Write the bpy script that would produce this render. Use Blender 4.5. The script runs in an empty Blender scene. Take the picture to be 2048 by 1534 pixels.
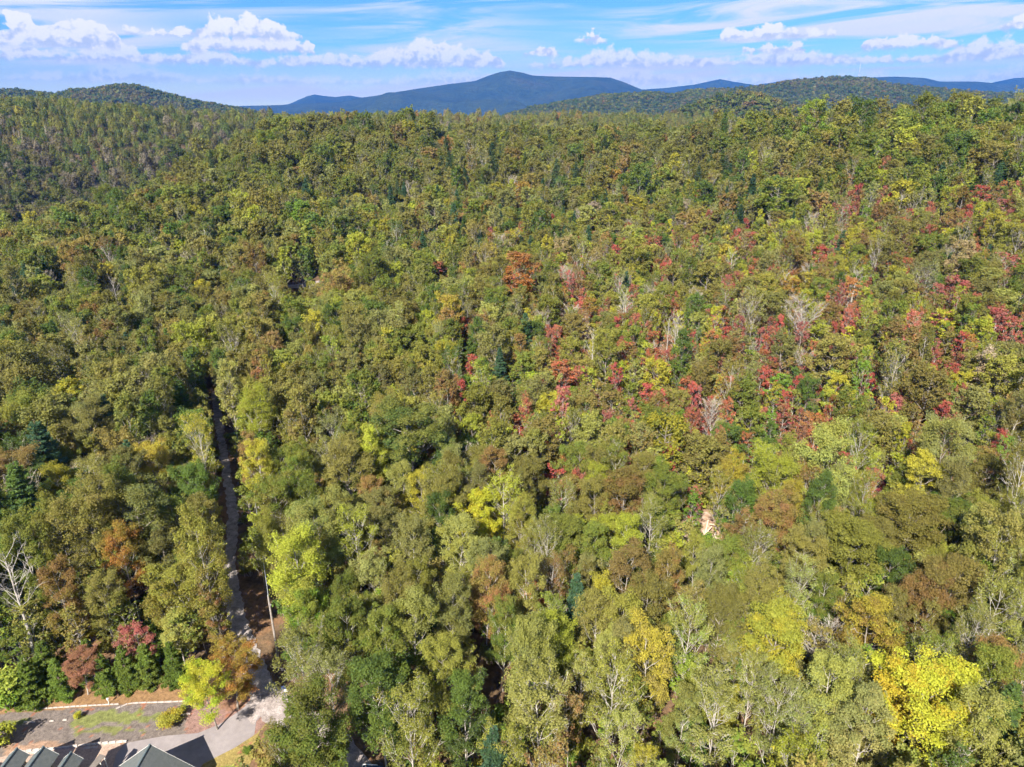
import bpy, math, random
import numpy as np
from math import radians, pi, sin, cos, tan, atan2, asin, sqrt

# ------------------------------------------------------------------ camera
scene = bpy.context.scene
root_col = scene.collection
CAM = np.array([0.0, 0.0, 70.0])
PITCH = radians(22.0)
FPX = 1365.0
cam_data = bpy.data.cameras.new("camera")
cam = bpy.data.objects.new("camera", cam_data)
root_col.objects.link(cam)
cam.location = CAM
cam.rotation_euler = (pi / 2 - PITCH, 0, 0)
cam_data.sensor_width = 36.0
cam_data.lens = FPX / 2048 * 36.0
cam_data.clip_start = 0.5
cam_data.clip_end = 60000
scene.camera = cam

# ------------------------------------------------------------------ light
SUN_EL = radians(41)
SUN_DIR = np.array([0.38, 0.925])           # where shadows fall on the ground
SUN_DIR = SUN_DIR / np.linalg.norm(SUN_DIR)
sun_data = bpy.data.lights.new("sun", 'SUN')
sun_data.energy = 3.7
sun_data.angle = radians(0.53)
sun_data.color = (1.0, 0.93, 0.80)
sun = bpy.data.objects.new("sun", sun_data)
root_col.objects.link(sun)
from mathutils import Vector
sdir = Vector((SUN_DIR[0] * cos(SUN_EL), SUN_DIR[1] * cos(SUN_EL), -sin(SUN_EL)))
sun.rotation_euler = sdir.to_track_quat('-Z', 'Y').to_euler()
sun.location = (-200, -250, 300)
scene.view_settings.view_transform = 'Standard'
scene.view_settings.look = 'None'
scene.view_settings.gamma = 1.0
scene.view_settings.exposure = 2.0
scene.view_settings.use_curve_mapping = False
scene.render.engine = 'CYCLES'
cy = scene.cycles
cy.max_bounces = 6
cy.diffuse_bounces = 4
cy.glossy_bounces = 1
cy.transmission_bounces = 3
cy.volume_bounces = 0
cy.transparent_max_bounces = 4
cy.use_denoising = True
cy.denoiser = 'OPENIMAGEDENOISE'
cy.denoising_input_passes = 'RGB_ALBEDO_NORMAL'
cy.denoising_prefilter = 'ACCURATE'
cy.use_adaptive_sampling = True
cy.adaptive_threshold = 0.03
cy.debug_use_spatial_splits = True
cy.caustics_reflective = False
cy.caustics_refractive = False

FWD = np.array([0, cos(PITCH), -sin(PITCH)])
UPV = np.array([0, sin(PITCH), cos(PITCH)])
RGT = np.array([1.0, 0, 0])


def ray(u, v):
    return FWD + (u - 1024) / FPX * RGT + (767 - v) / FPX * UPV


def at(u, v, z=0.0):
    d = ray(u, v)
    t = (z - CAM[2]) / d[2]
    return CAM + d * t


def at_t(u, v, t):
    return CAM + ray(u, v) * t


def proj(P):
    P = np.atleast_2d(np.asarray(P, float))
    r = P - CAM
    zc = r @ FWD
    zs = np.where(np.abs(zc) < 1e-6, 1e-6, zc)
    return 1024 + FPX * r[:, 0] / zs, 767 - FPX * (r @ UPV) / zs, zc


# ------------------------------------------------------------------ sky
world = bpy.data.worlds.new("World")
scene.world = world
world.use_nodes = True
wt = world.node_tree
wt.nodes.clear()


class NT:
    """tiny node helper"""
    def __init__(s, nt):
        s.nt = nt

    def n(s, t, **kw):
        nd = s.nt.nodes.new(t)
        for k, v in kw.items():
            setattr(nd, k, v)
        return nd

    def put(s, sock, val):
        if isinstance(val, bpy.types.NodeSocket):
            s.nt.links.new(val, sock)
        else:
            sock.default_value = val

    def m(s, op, a, b=0.0, c=None, clamp=False):
        nd = s.n('ShaderNodeMath', operation=op, use_clamp=clamp)
        s.put(nd.inputs[0], a)
        s.put(nd.inputs[1], b)
        if c is not None:
            s.put(nd.inputs[2], c)
        return nd.outputs[0]

    def ss(s, x, lo, hi):
        nd = s.n('ShaderNodeMapRange', interpolation_type='SMOOTHSTEP')
        s.put(nd.inputs['Value'], x)
        nd.inputs['From Min'].default_value = lo
        nd.inputs['From Max'].default_value = hi
        return nd.outputs[0]

    def xyz(s, x, y, z):
        nd = s.n('ShaderNodeCombineXYZ')
        s.put(nd.inputs[0], x); s.put(nd.inputs[1], y); s.put(nd.inputs[2], z)
        return nd.outputs[0]

    def noise(s, vec, scale, detail=4.0, rough=0.55, dist=0.0):
        nd = s.n('ShaderNodeTexNoise')
        s.put(nd.inputs['Vector'], vec)
        nd.inputs['Scale'].default_value = scale
        nd.inputs['Detail'].default_value = detail
        nd.inputs['Roughness'].default_value = rough
        nd.inputs['Distortion'].default_value = dist
        return nd.outputs['Fac']

    def mix(s, f, a, b, blend='MIX'):
        nd = s.n('ShaderNodeMix', data_type='RGBA', blend_type=blend)
        s.put(nd.inputs[0], f)
        s.put(nd.inputs[6], a if isinstance(a, bpy.types.NodeSocket) else (*a, 1))
        s.put(nd.inputs[7], b if isinstance(b, bpy.types.NodeSocket) else (*b, 1))
        return nd.outputs[2]

    def ramp(s, f, stops, interp='LINEAR'):
        nd = s.n('ShaderNodeValToRGB')
        cr = nd.color_ramp
        cr.interpolation = interp
        while len(cr.elements) > 1:
            cr.elements.remove(cr.elements[-1])
        for i, (p, c) in enumerate(stops):
            e = cr.elements[0] if i == 0 else cr.elements.new(p)
            e.position = p
            e.color = (c, c, c, 1) if not hasattr(c, '__len__') else (*c, 1)
        s.put(nd.inputs[0], f)
        return nd.outputs[0]


def azel(u, v):
    d = ray(u, v)
    return atan2(d[0], d[1]), atan2(d[2], sqrt(d[0] ** 2 + d[1] ** 2))


W = NT(wt)
sky = W.n('ShaderNodeTexSky', sky_type='NISHITA')
sky.sun_disc = False
sky.sun_elevation = SUN_EL
sky.sun_rotation = atan2(-SUN_DIR[0], -SUN_DIR[1])
sky.altitude = 400
sky.air_density = 1.0
sky.dust_density = 0.15
sky.ozone_density = 2.0
hs = W.n('ShaderNodeHueSaturation')
hs.inputs['Saturation'].default_value = 1.25
wt.links.new(sky.outputs[0], hs.inputs['Color'])
bg = W.n('ShaderNodeBackground')
bg.inputs['Strength'].default_value = 0.08
tn = W.mix(1.0, hs.outputs[0], (0.21, 0.335, 0.45), 'MULTIPLY')
wt.links.new(tn, bg.inputs['Color'])
tc = W.n('ShaderNodeTexCoord')
sx = W.n('ShaderNodeSeparateXYZ')
wt.links.new(tc.outputs['Generated'], sx.inputs[0])
AZ = W.m('ARCTAN2', sx.outputs[0], sx.outputs[1])
EL = W.m('ARCSINE', sx.outputs[2])
# high cirrus: stretched and swept streaks everywhere above the horizon
cv = W.xyz(W.m('MULTIPLY_ADD', EL, 9.0, W.m('MULTIPLY', AZ, 2.6)), W.m('MULTIPLY_ADD', EL, 34.0, W.m('MULTIPLY', AZ, -2.2)), 3.7)
c1 = W.noise(cv, 1.15, 5.0, 0.58, 0.9)
cv2 = W.xyz(W.m('MULTIPLY', AZ, 1.7), W.m('MULTIPLY', EL, 9.0), 8.1)
c2 = W.noise(cv2, 1.3, 2.0, 0.5)
cir = W.m('MULTIPLY', W.ss(c1, 0.40, 0.60), W.ss(W.m('MULTIPLY_ADD', AZ, 0.12, c2), 0.27, 0.48))
cir = W.m('MULTIPLY', cir, 1.0)
# cumulus rows, seen side-on near the horizon: a flat base and a height that varies with azimuth
AMAX = 0.80


CW = W.noise(W.xyz(AZ, W.m('MULTIPLY', EL, 1.2), 1.3), 36.0, 2.0, 0.6)
AZW = W.m('MULTIPLY_ADD', W.m('SUBTRACT', CW, 0.5), 0.05, AZ)
CN = W.noise(W.xyz(AZ, W.m('MULTIPLY', EL, 1.15), 5.0), 60.0, 4.0, 0.6)
CN2 = W.noise(W.xyz(W.m('ADD', AZ, 0.004), W.m('MULTIPLY_ADD', EL, 1.15, -0.006), 5.0), 60.0, 3.0, 0.6)
GEN = W.noise(W.xyz(AZ, 3.1, 0.0), 9.0, 1.0, 0.5)
GEN = W.m('MULTIPLY', W.ss(GEN, 0.48, 0.75), W.ss(W.m('ABSOLUTE', AZ), 0.72, 0.80))


def cumulus(base_px, pts, hscale, seed, grain, strength, soft):
    """pts: (u, height in pixels) along the row"""
    el0 = azel(1024, base_px)[1]
    stops = []
    for u, h in pts:
        a = azel(u, base_px)[0]
        stops.append((min(1, max(0, (a + AMAX) / (2 * AMAX))), h / 100.0))
    stops.sort()
    H = W.ramp(W.m('MULTIPLY_ADD', AZW, 0.5 / AMAX, 0.5), stops, 'EASE')
    # beyond the frame the row goes on with heights of its own
    H = W.m('MULTIPLY', W.m('MAXIMUM', H, W.m('MULTIPLY', GEN, 0.7)), 100.0 / FPX * hscale)
    up = W.m('SUBTRACT', EL, el0)
    n, n2 = CN, CN2
    d = W.m('SUBTRACT', H, up)
    d = W.m('MULTIPLY_ADD', W.m('SUBTRACT', n, 0.5), 0.030, d)
    has = W.ss(H, 0.0035, 0.008)
    mask = W.m('MULTIPLY', W.ss(d, 0.0, soft), W.ss(W.m('MULTIPLY_ADD', W.m('SUBTRACT', n, 0.5), 0.016, up), -0.003, 0.004))
    mask = W.m('MULTIPLY', W.m('MULTIPLY', mask, has), strength)
    rel = W.m('DIVIDE', up, W.m('MAXIMUM', H, 0.004))
    lit = W.m('ADD', W.m('MULTIPLY', rel, 0.85), W.m('MULTIPLY', W.m('SUBTRACT', n, n2), 2.6))
    return mask, W.ss(lit, -0.10, 0.55)


rows = [
    cumulus(170, [(0, 6), (120, 12), (250, 25), (380, 8), (520, 14), (640, 10), (760, 10), (900, 20), (1100, 8), (1250, 22), (1400, 10), (1550, 12), (1700, 16), (1850, 6), (2048, 18)], 1.5, 1.3, 46, 0.55, 0.010),
    cumulus(136, [(0, 8), (40, 22), (110, 12), (230, 25), (330, 14), (420, 22), (520, 10), (620, 18), (740, 16), (780, 26), (850, 40), (970, 26), (1020, 4), (1090, 8), (1230, 28), (1330, 18), (1460, 12), (1560, 26), (1640, 16), (1740, 10), (1860, 10), (1930, 28), (2048, 24)], 1.25, 4.9, 40, 0.9, 0.006),
    cumulus(112, [(0, 28), (50, 58), (100, 34), (170, 52), (220, 40), (250, 0), (330, 0), (400, 30), (470, 34), (560, 36), (620, 24), (650, 0), (790, 0), (1035, 0), (1055, 14), (1085, 22), (1120, 12), (1140, 0), (1470, 0), (1500, 14), (1600, 16), (1640, 0), (1700, 0), (1740, 28), (1860, 20), (1900, 12), (1960, 0), (2048, 0)], 0.85, 7.7, 34, 1.0, 0.0035),
    cumulus(86, [(0, 0), (240, 0), (260, 18), (300, 8), (330, 14), (410, 20), (450, 36), (510, 44), (555, 30), (590, 14), (615, 0), (1140, 0), (1165, 10), (1200, 20), (1225, 8), (1245, 0), (1430, 0), (1455, 20), (1500, 18), (1520, 22), (1550, 26), (1580, 14), (1660, 14), (1690, 0), (1990, 0), (2020, 20), (2048, 30)], 0.9, 2.2, 38, 1.0, 0.0035),
]
bg_col = None
sh = bg.outputs[0]


def over(sh, mask, col, strength):
    b = W.n('ShaderNodeBackground')
    W.put(b.inputs['Color'], col if isinstance(col, bpy.types.NodeSocket) else (*col, 1))
    b.inputs['Strength'].default_value = strength
    mx = W.n('ShaderNodeMixShader')
    W.put(mx.inputs[0], mask)
    wt.links.new(sh, mx.inputs[1])
    wt.links.new(b.outputs[0], mx.inputs[2])
    return mx.outputs[0]


CLOUD_S = 0.27
abovehor = W.ss(EL, 0.0, 0.02)
# pale air low on the horizon, all round
sh = over(sh, W.m('MULTIPLY', W.m('SUBTRACT', 1.0, W.ss(EL, -0.005, 0.085)), 0.95), (0.95, 1.0, 0.84), CLOUD_S * 1.05)
sh = over(sh, W.m('MULTIPLY', cir, abovehor), (0.93, 0.96, 1.0), CLOUD_S * 0.95)
for mask, lit in rows:
    colr = W.mix(lit, (0.66, 0.73, 0.86), (1.08, 1.06, 1.02))
    sh = over(sh, W.m('MULTIPLY', mask, abovehor), colr, CLOUD_S)
wo = W.n('ShaderNodeOutputWorld')
wt.links.new(sh, wo.inputs['Surface'])

# ------------------------------------------------------------------ helpers
rng = np.random.default_rng(11)
random.seed(11)


def mesh_obj(name, verts, faces, mats=(), parent=None, link=True, smooth=False, mat_idx=None):
    me = bpy.data.meshes.new(name)
    me.from_pydata([tuple(v) for v in verts], [], [tuple(f) for f in faces])
    for m in mats:
        me.materials.append(m)
    if mat_idx is not None:
        me.polygons.foreach_set('material_index', np.asarray(mat_idx, np.int32))
    if smooth:
        me.polygons.foreach_set('use_smooth', np.ones(len(me.polygons), bool))
    me.update()
    o = bpy.data.objects.new(name, me)
    if link:
        root_col.objects.link(o)
    if parent:
        o.parent = parent
    return o


def tag(o, label=None, cat=None, group=None, kind=None):
    if label: o['label'] = label
    if cat: o['category'] = cat
    if group: o['group'] = group
    if kind: o['kind'] = kind
    return o


def empty(name, loc=(0, 0, 0), rz=0.0, sc=(1, 1, 1)):
    o = bpy.data.objects.new(name, None)
    o.empty_display_size = 0.5
    root_col.objects.link(o)
    o.location = loc
    o.rotation_euler = (0, 0, rz)
    o.scale = sc
    return o


class MB:
    """collects simple solids into one mesh"""
    def __init__(s):
        s.v = []; s.f = []

    def add(s, v, f):
        k = len(s.v)
        s.v += [tuple(map(float, p)) for p in v]
        s.f += [tuple(i + k for i in q) for q in f]
        return s

    def box(s, x0, x1, y0, y1, z0, z1):
        v = [(x0, y0, z0), (x1, y0, z0), (x1, y1, z0), (x0, y1, z0), (x0, y0, z1), (x1, y0, z1), (x1, y1, z1), (x0, y1, z1)]
        return s.add(v, [(0, 3, 2, 1), (4, 5, 6, 7), (0, 1, 5, 4), (1, 2, 6, 5), (2, 3, 7, 6), (3, 0, 4, 7)])

    def slab(s, quad, th):
        """a plate below the four given corners"""
        q = [np.array(p, float) for p in quad]
        n = np.cross(q[1] - q[0], q[3] - q[0]); n /= np.linalg.norm(n)
        b = [p - n * th for p in q]
        return s.add(q + b, [(0, 1, 2, 3), (7, 6, 5, 4), (0, 4, 5, 1), (1, 5, 6, 2), (2, 6, 7, 3), (3, 7, 4, 0)])

    def tube(s, pts, rad, n=6):
        pts = [np.array(p, float) for p in pts]
        k = len(s.v)
        for i, p in enumerate(pts):
            a = pts[min(i + 1, len(pts) - 1)] - pts[max(i - 1, 0)]
            a = a / (np.linalg.norm(a) + 1e-9)
            h = np.array([1.0, 0, 0]) if abs(a[0]) < 0.8 else np.array([0, 1.0, 0])
            x = np.cross(a, h); x /= np.linalg.norm(x)
            y = np.cross(a, x)
            r = rad[i] if hasattr(rad, '__len__') else rad
            for j in range(n):
                t = 2 * pi * j / n
                s.v.append(tuple(p + r * (cos(t) * x + sin(t) * y)))
        for i in range(len(pts) - 1):
            for j in range(n):
                s.f.append((k + i * n + j, k + i * n + (j + 1) % n, k + (i + 1) * n + (j + 1) % n, k + (i + 1) * n + j))
        s.f.append(tuple(k + j for j in range(n))[::-1])
        s.f.append(tuple(k + (len(pts) - 1) * n + j for j in range(n)))
        return s

    def build(s, name, mat, parent=None, smooth=False):
        return mesh_obj(name, s.v, s.f, [mat] if mat else [], parent, smooth=smooth)


def new_mat(name):
    m = bpy.data.materials.new(name)
    m.use_nodes = True
    m.node_tree.nodes.clear()
    return m, NT(m.node_tree)


def principled(N, col, rough=0.8, spec=0.2, normal=None):
    b = N.n('ShaderNodeBsdfPrincipled')
    N.put(b.inputs['Base Color'], col if isinstance(col, bpy.types.NodeSocket) else (*col, 1))
    N.put(b.inputs['Roughness'], rough)
    b.inputs['Specular IOR Level'].default_value = spec
    if normal is not None:
        N.nt.links.new(normal, b.inputs['Normal'])
    o = N.n('ShaderNodeOutputMaterial')
    N.nt.links.new(b.outputs[0], o.inputs['Surface'])
    return b


def bump(N, h, strength=0.5, dist=0.05):
    b = N.n('ShaderNodeBump')
    b.inputs['Strength'].default_value = strength
    b.inputs['Distance'].default_value = dist
    N.nt.links.new(h, b.inputs['Height'])
    return b.outputs[0]


def noisy_mat(name, stops, scale, rough=0.9, detail=6, bstr=0.6, bdist=0.05, spec=0.15, coord='Object', rgh=0.6, mott=0.75):
    m, N = new_mat(name)
    t = N.n('ShaderNodeTexCoord')
    f = N.noise(t.outputs[coord], scale, detail, rgh)
    c = N.ramp(f, stops)
    g = N.noise(t.outputs[coord], scale * 6, 4, 0.65)
    c = N.mix(mott, c, N.ramp(g, [(0.25, 0.45), (0.75, 1.5)]), 'MULTIPLY')
    principled(N, c, rough, spec, bump(N, g, bstr, bdist))
    return m


# leaves: the colour belongs to the tree (tint, tint2); clumps and single leaves vary round it
def leaf_mat(name, transl=0.38):
    m, N = new_mat(name)
    a1 = N.n('ShaderNodeAttribute', attribute_type='INSTANCER', attribute_name='tint')
    a2 = N.n('ShaderNodeAttribute', attribute_type='INSTANCER', attribute_name='tint2')
    lv = N.n('ShaderNodeAttribute', attribute_type='GEOMETRY', attribute_name='lv')
    sp = N.n('ShaderNodeSeparateColor')
    N.nt.links.new(lv.outputs['Color'], sp.inputs[0])
    mixf = N.ss(N.m('ADD', N.m('MULTIPLY_ADD', sp.outputs[1], 0.35, N.m('MULTIPLY', sp.outputs[0], 0.75)), N.m('MULTIPLY', sp.outputs[2], 0.45)), 0.45, 1.05)
    c = N.mix(mixf, a1.outputs['Color'], a2.outputs['Color'])
    val = N.m('MULTIPLY_ADD', sp.outputs[1], 0.46, 0.78)
    vv = N.xyz(val, val, val)
    c = N.mix(1.0, c, vv, 'MULTIPLY')
    d = N.n('ShaderNodeBsdfPrincipled')
    N.put(d.inputs['Base Color'], c)
    d.inputs['Roughness'].default_value = 0.55
    d.inputs['Specular IOR Level'].default_value = 0.12
    t = N.n('ShaderNodeBsdfTranslucent')
    N.put(t.inputs['Color'], N.mix(1.0, c, (1.25, 1.2, 0.75), 'MULTIPLY'))
    mx = N.n('ShaderNodeMixShader')
    mx.inputs[0].default_value = transl
    N.nt.links.new(d.outputs[0], mx.inputs[1])
    N.nt.links.new(t.outputs[0], mx.inputs[2])
    o = N.n('ShaderNodeOutputMaterial')
    N.nt.links.new(mx.outputs[0], o.inputs['Surface'])
    return m


M_LEAF = leaf_mat('leaf')
M_BARK = noisy_mat('bark', [(0.3, (0.13, 0.11, 0.095)), (0.55, (0.27, 0.24, 0.21)), (0.8, (0.42, 0.39, 0.35))], 1.6, bstr=0.4)
M_BARK_PALE = noisy_mat('pale_bark', [(0.3, (0.25, 0.225, 0.20)), (0.6, (0.41, 0.38, 0.345)), (0.85, (0.55, 0.52, 0.48))], 1.6, bstr=0.4)
M_BARK_DARK = noisy_mat('dark_bark', [(0.3, (0.06, 0.045, 0.035)), (0.7, (0.15, 0.12, 0.10))], 1.6, bstr=0.4)

# ------------------------------------------------------------------ terrain
CP = np.array([
    (-44, 62, 0), (-55, 55, 0), (-32, 66, 0), (-20, 45, -1), (0, 50, -1), (-3, 66, 0), (30, 50, 0), (60, 60, 3), (-70, 62, 0.4), (-60, 72, 1.2), (-45, 74, 1.2),
    (-62, 128, 2), (-78, 166, 2), (-71, 94, 2), (-110, 90, 2), (-97, 151, 1), (0, 120, 2), (0, 175, 5), (0, 298, 16), (0, 401, 29),
    (0, 470, 35), (0, 520, 33), (0, 600, 20), (96, 146, 14), (128, 203, 20), (160, 264, 35), (195, 285, 42), (162, 323, 41), (110, 429, 37),
    (115, 348, 31), (87, 253, 12), (51, 137, 4), (71, 94, 4), (92, 128, 9), (-151, 250, 5), (-115, 308, 13), (-225, 305, 3), (-170, 446, 31),
    (-140, 536, 33), (-106, 354, 20), (-78, 260, 6), (-60, 400, 28), (-300, 400, -42), (-260, 500, -30), (-360, 493, -8), (-525, 757, 57), (-336, 857, 38),
    (-430, 620, 25), (-200, 700, -8), (-150, 970, 42), (60, 1000, 42), (250, 1000, 38), (0, 740, 2), (200, 600, 16), (300, 450, 42), (350, 300, 46), (250, 150, 40),
    (150, 60, 14), (-150, 40, 0), (-250, 150, 0), (0, 0, -3), (100, 0, 5), (-100, 0, -2), (300, 0, 30), (300, 800, -5), (500, 500, 30),
    (-500, 400, -20), (-650, 600, 20), (-500, 100, 0), (-800, 900, 50), (-600, 1150, 20), (0, 1300, -10), (600, 1100, 0), (-300, -200, 0), (300, -200, 20),
    (-900, 300, 0), (900, 300, 30), (900, 900, 0), (-900, 1300, 0), (900, -200, 10), (-900, -200, 0), (0, -200, 0), (-400, 1400, -20), (500, 1450, -20)], float)


def tps(r2):
    return 0.5 * r2 * np.log(r2 + 1e-9)


_n = len(CP)
_S = 100.0
_X = CP[:, :2] / _S
_A = np.zeros((_n + 3, _n + 3))
_d2 = ((_X[:, None] - _X[None]) ** 2).sum(-1)
_A[:_n, :_n] = tps(_d2) + np.eye(_n) * 0.01
_A[:_n, _n] = 1; _A[:_n, _n + 1:] = _X
_A[_n, :_n] = 1; _A[_n + 1:, :_n] = _X.T
_w = np.linalg.solve(_A, np.concatenate([CP[:, 2], [0, 0, 0]]))
PLAIN = -45.0


def sstep(x, a, b):
    t = np.clip((x - a) / (b - a), 0, 1)
    return t * t * (3 - 2 * t)


def ground(x, y):
    x = np.atleast_1d(np.asarray(x, float)); y = np.atleast_1d(np.asarray(y, float))
    out = np.empty(x.shape)
    for i in range(0, len(x), 20000):
        p = np.stack([x[i:i + 20000], y[i:i + 20000]], 1) / _S
        p = np.clip(p, [-9.5, -3], [9.5, 15])
        d2 = ((p[:, None] - _X[None]) ** 2).sum(-1)
        out[i:i + 20000] = tps(d2) @ _w[:_n] + _w[_n] + p @ _w[_n + 1:]
    out = np.clip(out, -60, 75)
    r = np.sqrt(x ** 2 + y ** 2)
    k = sstep(r, 1100, 1600)
    return out * (1 - k) + PLAIN * k


def g1(x, y):
    return float(ground([x], [y])[0])


def grid_mesh(xs, ys, zf, dz=0.0):
    X, Y = np.meshgrid(xs, ys)
    Z = zf(X.ravel(), Y.ravel()) + dz
    v = np.stack([X.ravel(), Y.ravel(), Z], 1)
    nx, ny = len(xs), len(ys)
    idx = np.arange(nx * ny).reshape(ny, nx)
    f = np.stack([idx[:-1, :-1], idx[:-1, 1:], idx[1:, 1:], idx[1:, :-1]], -1).reshape(-1, 4)
    return v, f


def axis(lo, fine0, fine1, hi, step, k=1.22):
    a = list(np.arange(fine0, fine1 + 1e-6, step))
    s = step; x = fine1
    while x < hi:
        s *= k; x += s; a.append(min(x, hi))
    s = step; x = fine0
    b = []
    while x > lo:
        s *= k; x -= s; b.append(max(x, lo))
    return np.array(b[::-1] + a)


M_FLOOR = noisy_mat('leaf_litter', [(0.3, (0.05, 0.035, 0.022)), (0.5, (0.13, 0.085, 0.05)), (0.62, (0.18, 0.10, 0.055)), (0.75, (0.09, 0.09, 0.035))], 0.35, bstr=0.9, bdist=0.15)
v, f = grid_mesh(axis(-10400, -260, 260, 10400, 5.0), axis(-2400, -20, 560, 10200, 5.0), ground)
gr = mesh_obj('ground', v, f, [M_FLOOR], smooth=True)
tag(gr, 'leaf-littered forest floor rising to wooded ridges', kind='structure')

# lane, drive and track centre lines (ground coordinates)
LANE = np.array([at(u, v, z)[:2] for u, v, z in ((532, 1394, 0.1), (512, 1350, .3), (493, 1300, .5), (478, 1250, .7), (466, 1190, 1.), (460, 1130, 1.3), (466, 1060, 1.6), (463, 1000, 1.8), (452, 940, 2.), (441, 870, 2.2), (432, 805, 2.3), (427, 782, 2.4))])
TRACK = np.array([(-32.5, 66.5), (-29.0, 64.0), (-24.5, 61.5), (-20.5, 58.5), (-17.5, 54.5), (-15, 49), (-14, 40)])
SIDE = np.array([(-24.5, 61.5), (-16, 64), (-9, 66), (-3, 66.5), (6, 66)])
UPROAD = np.array([(-100, 252), (-88, 257), (-78, 261), (-68, 266), (-58, 272)])


def spline(P, step=0.6):
    P = np.asarray(P, float)
    out = []
    Q = np.vstack([2 * P[0] - P[1], P, 2 * P[-1] - P[-2]])
    for i in range(1, len(Q) - 2):
        n = max(2, int(np.linalg.norm(Q[i + 1] - Q[i]) / step))
        for t in np.linspace(0, 1, n, endpoint=False):
            a, b, c, d = Q[i - 1], Q[i], Q[i + 1], Q[i + 2]
            out.append(0.5 * (2 * b + (c - a) * t + (2 * a - 5 * b + 4 * c - d) * t * t + (3 * b - a - 3 * c + d) * t ** 3))
    out.append(P[-1])
    return np.array(out)


def road(name, P, width, mat, dz, label, wob=0.25, ends=(1, 1)):
    C = spline(P)
    T = np.gradient(C, axis=0); T /= np.linalg.norm(T, axis=1)[:, None]
    Nn = np.stack([-T[:, 1], T[:, 0]], 1)
    V = []
    m = 6
    L = len(C)
    r = np.random.default_rng(len(name))
    for i in range(L):
        w = width if not hasattr(width, '__len__') else np.interp(i / (L - 1), np.linspace(0, 1, len(width)), width)
        wl = w / 2 + r.uniform(-wob, wob); wr = w / 2 + r.uniform(-wob, wob)
        for j in range(m + 1):
            s = -wr + (wl + wr) * j / m
            p = C[i] + Nn[i] * s
            V.append((p[0], p[1], 0))
    V = np.array(V)
    V[:, 2] = ground(V[:, 0], V[:, 1]) + dz
    F = [(i * (m + 1) + j, i * (m + 1) + j + 1, (i + 1) * (m + 1) + j + 1, (i + 1) * (m + 1) + j) for i in range(L - 1) for j in range(m)]
    o = mesh_obj(name, V, F, [mat], smooth=True)
    tag(o, label, kind='structure')
    return C


M_GRAVEL = noisy_mat('gravel', [(0.3, (0.15, 0.122, 0.112)), (0.5, (0.27, 0.232, 0.222)), (0.7, (0.38, 0.335, 0.325))], 0.9, bstr=0.8, bdist=0.06)
M_ASPH = noisy_mat('old_asphalt', [(0.3, (0.20, 0.175, 0.178)), (0.55, (0.23, 0.205, 0.208)), (0.8, (0.27, 0.24, 0.24))], 0.25, bstr=0.05, bdist=0.01, detail=3, mott=0.22)
M_LANE = noisy_mat('lane_gravel', [(0.3, (0.15, 0.13, 0.12)), (0.5, (0.27, 0.24, 0.23)), (0.7, (0.38, 0.34, 0.33))], 1.1, bstr=0.7, bdist=0.06)
lane_c = road('lane', LANE, [3.2, 2.1, 1.7, 1.6, 1.7, 1.7], M_LANE, 0.085, 'pale gravel lane running up between the trees')
track_c = road('track', TRACK, [4.2, 3.9, 4.6, 4.2], M_GRAVEL, 0.075, 'gravel track bending away from the drive under the trees')
side_c = road('track', SIDE, [2.5, 3.0, 3.2, 3.0], M_FLOOR, 0.055, 'reddish leaf-covered track below the trees', 0.4)
up_c = road('road', UPROAD, 4.5, M_GRAVEL, 0.30, 'short stretch of pale gravel road on the wooded slope')
CLEAR = [(lane_c, 2.3), (track_c, 4.6), (up_c, 3.0)]


def dist_to(C, x, y):
    d = np.full(x.shape, 1e9)
    for i in range(0, len(C), 3):
        d = np.minimum(d, (x - C[i, 0]) ** 2 + (y - C[i, 1]) ** 2)
    return np.sqrt(d)


# ------------------------------------------------------------------ house lot
def in_poly(x, y, P):
    x = np.asarray(x); y = np.asarray(y)
    c = np.zeros(x.shape, bool)
    n = len(P)
    for i in range(n):
        x0, y0 = P[i]; x1, y1 = P[(i + 1) % n]
        t = ((y0 > y) != (y1 > y)) & (x < (x1 - x0) * (y - y0) / (y1 - y0 + 1e-12) + x0)
        c ^= t
    return c


def pxpoly(L, z=0.3):
    return [tuple(at(u, v, z)[:2]) for u, v in L]


LOT = pxpoly([(-60, 1600), (-60, 1440), (40, 1415), (90, 1398), (150, 1386), (260, 1372), (330, 1352), (372, 1372), (430, 1390), (478, 1372), (505, 1350), (545, 1372), (585, 1400), (520, 1455), (505, 1500), (470, 1600)])


def vnoise(x, y, s, seed=0):
    """cheap smooth value noise"""
    x = np.asarray(x) / s; y = np.asarray(y) / s
    xi = np.floor(x).astype(int); yi = np.floor(y).astype(int)
    fx = x - xi; fy = y - yi
    fx = fx * fx * (3 - 2 * fx); fy = fy * fy * (3 - 2 * fy)

    def h(a, b):
        n = (a * 374761393 + b * 668265263 + seed * 1442695041) & 0x7fffffff
        n = ((n ^ (n >> 13)) * 1274126177) & 0x7fffffff
        return ((n ^ (n >> 16)) & 0xffff) / 65535.0
    return (h(xi, yi) * (1 - fx) + h(xi + 1, yi) * fx) * (1 - fy) + (h(xi, yi + 1) * (1 - fx) + h(xi + 1, yi + 1) * fx) * fy


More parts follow.
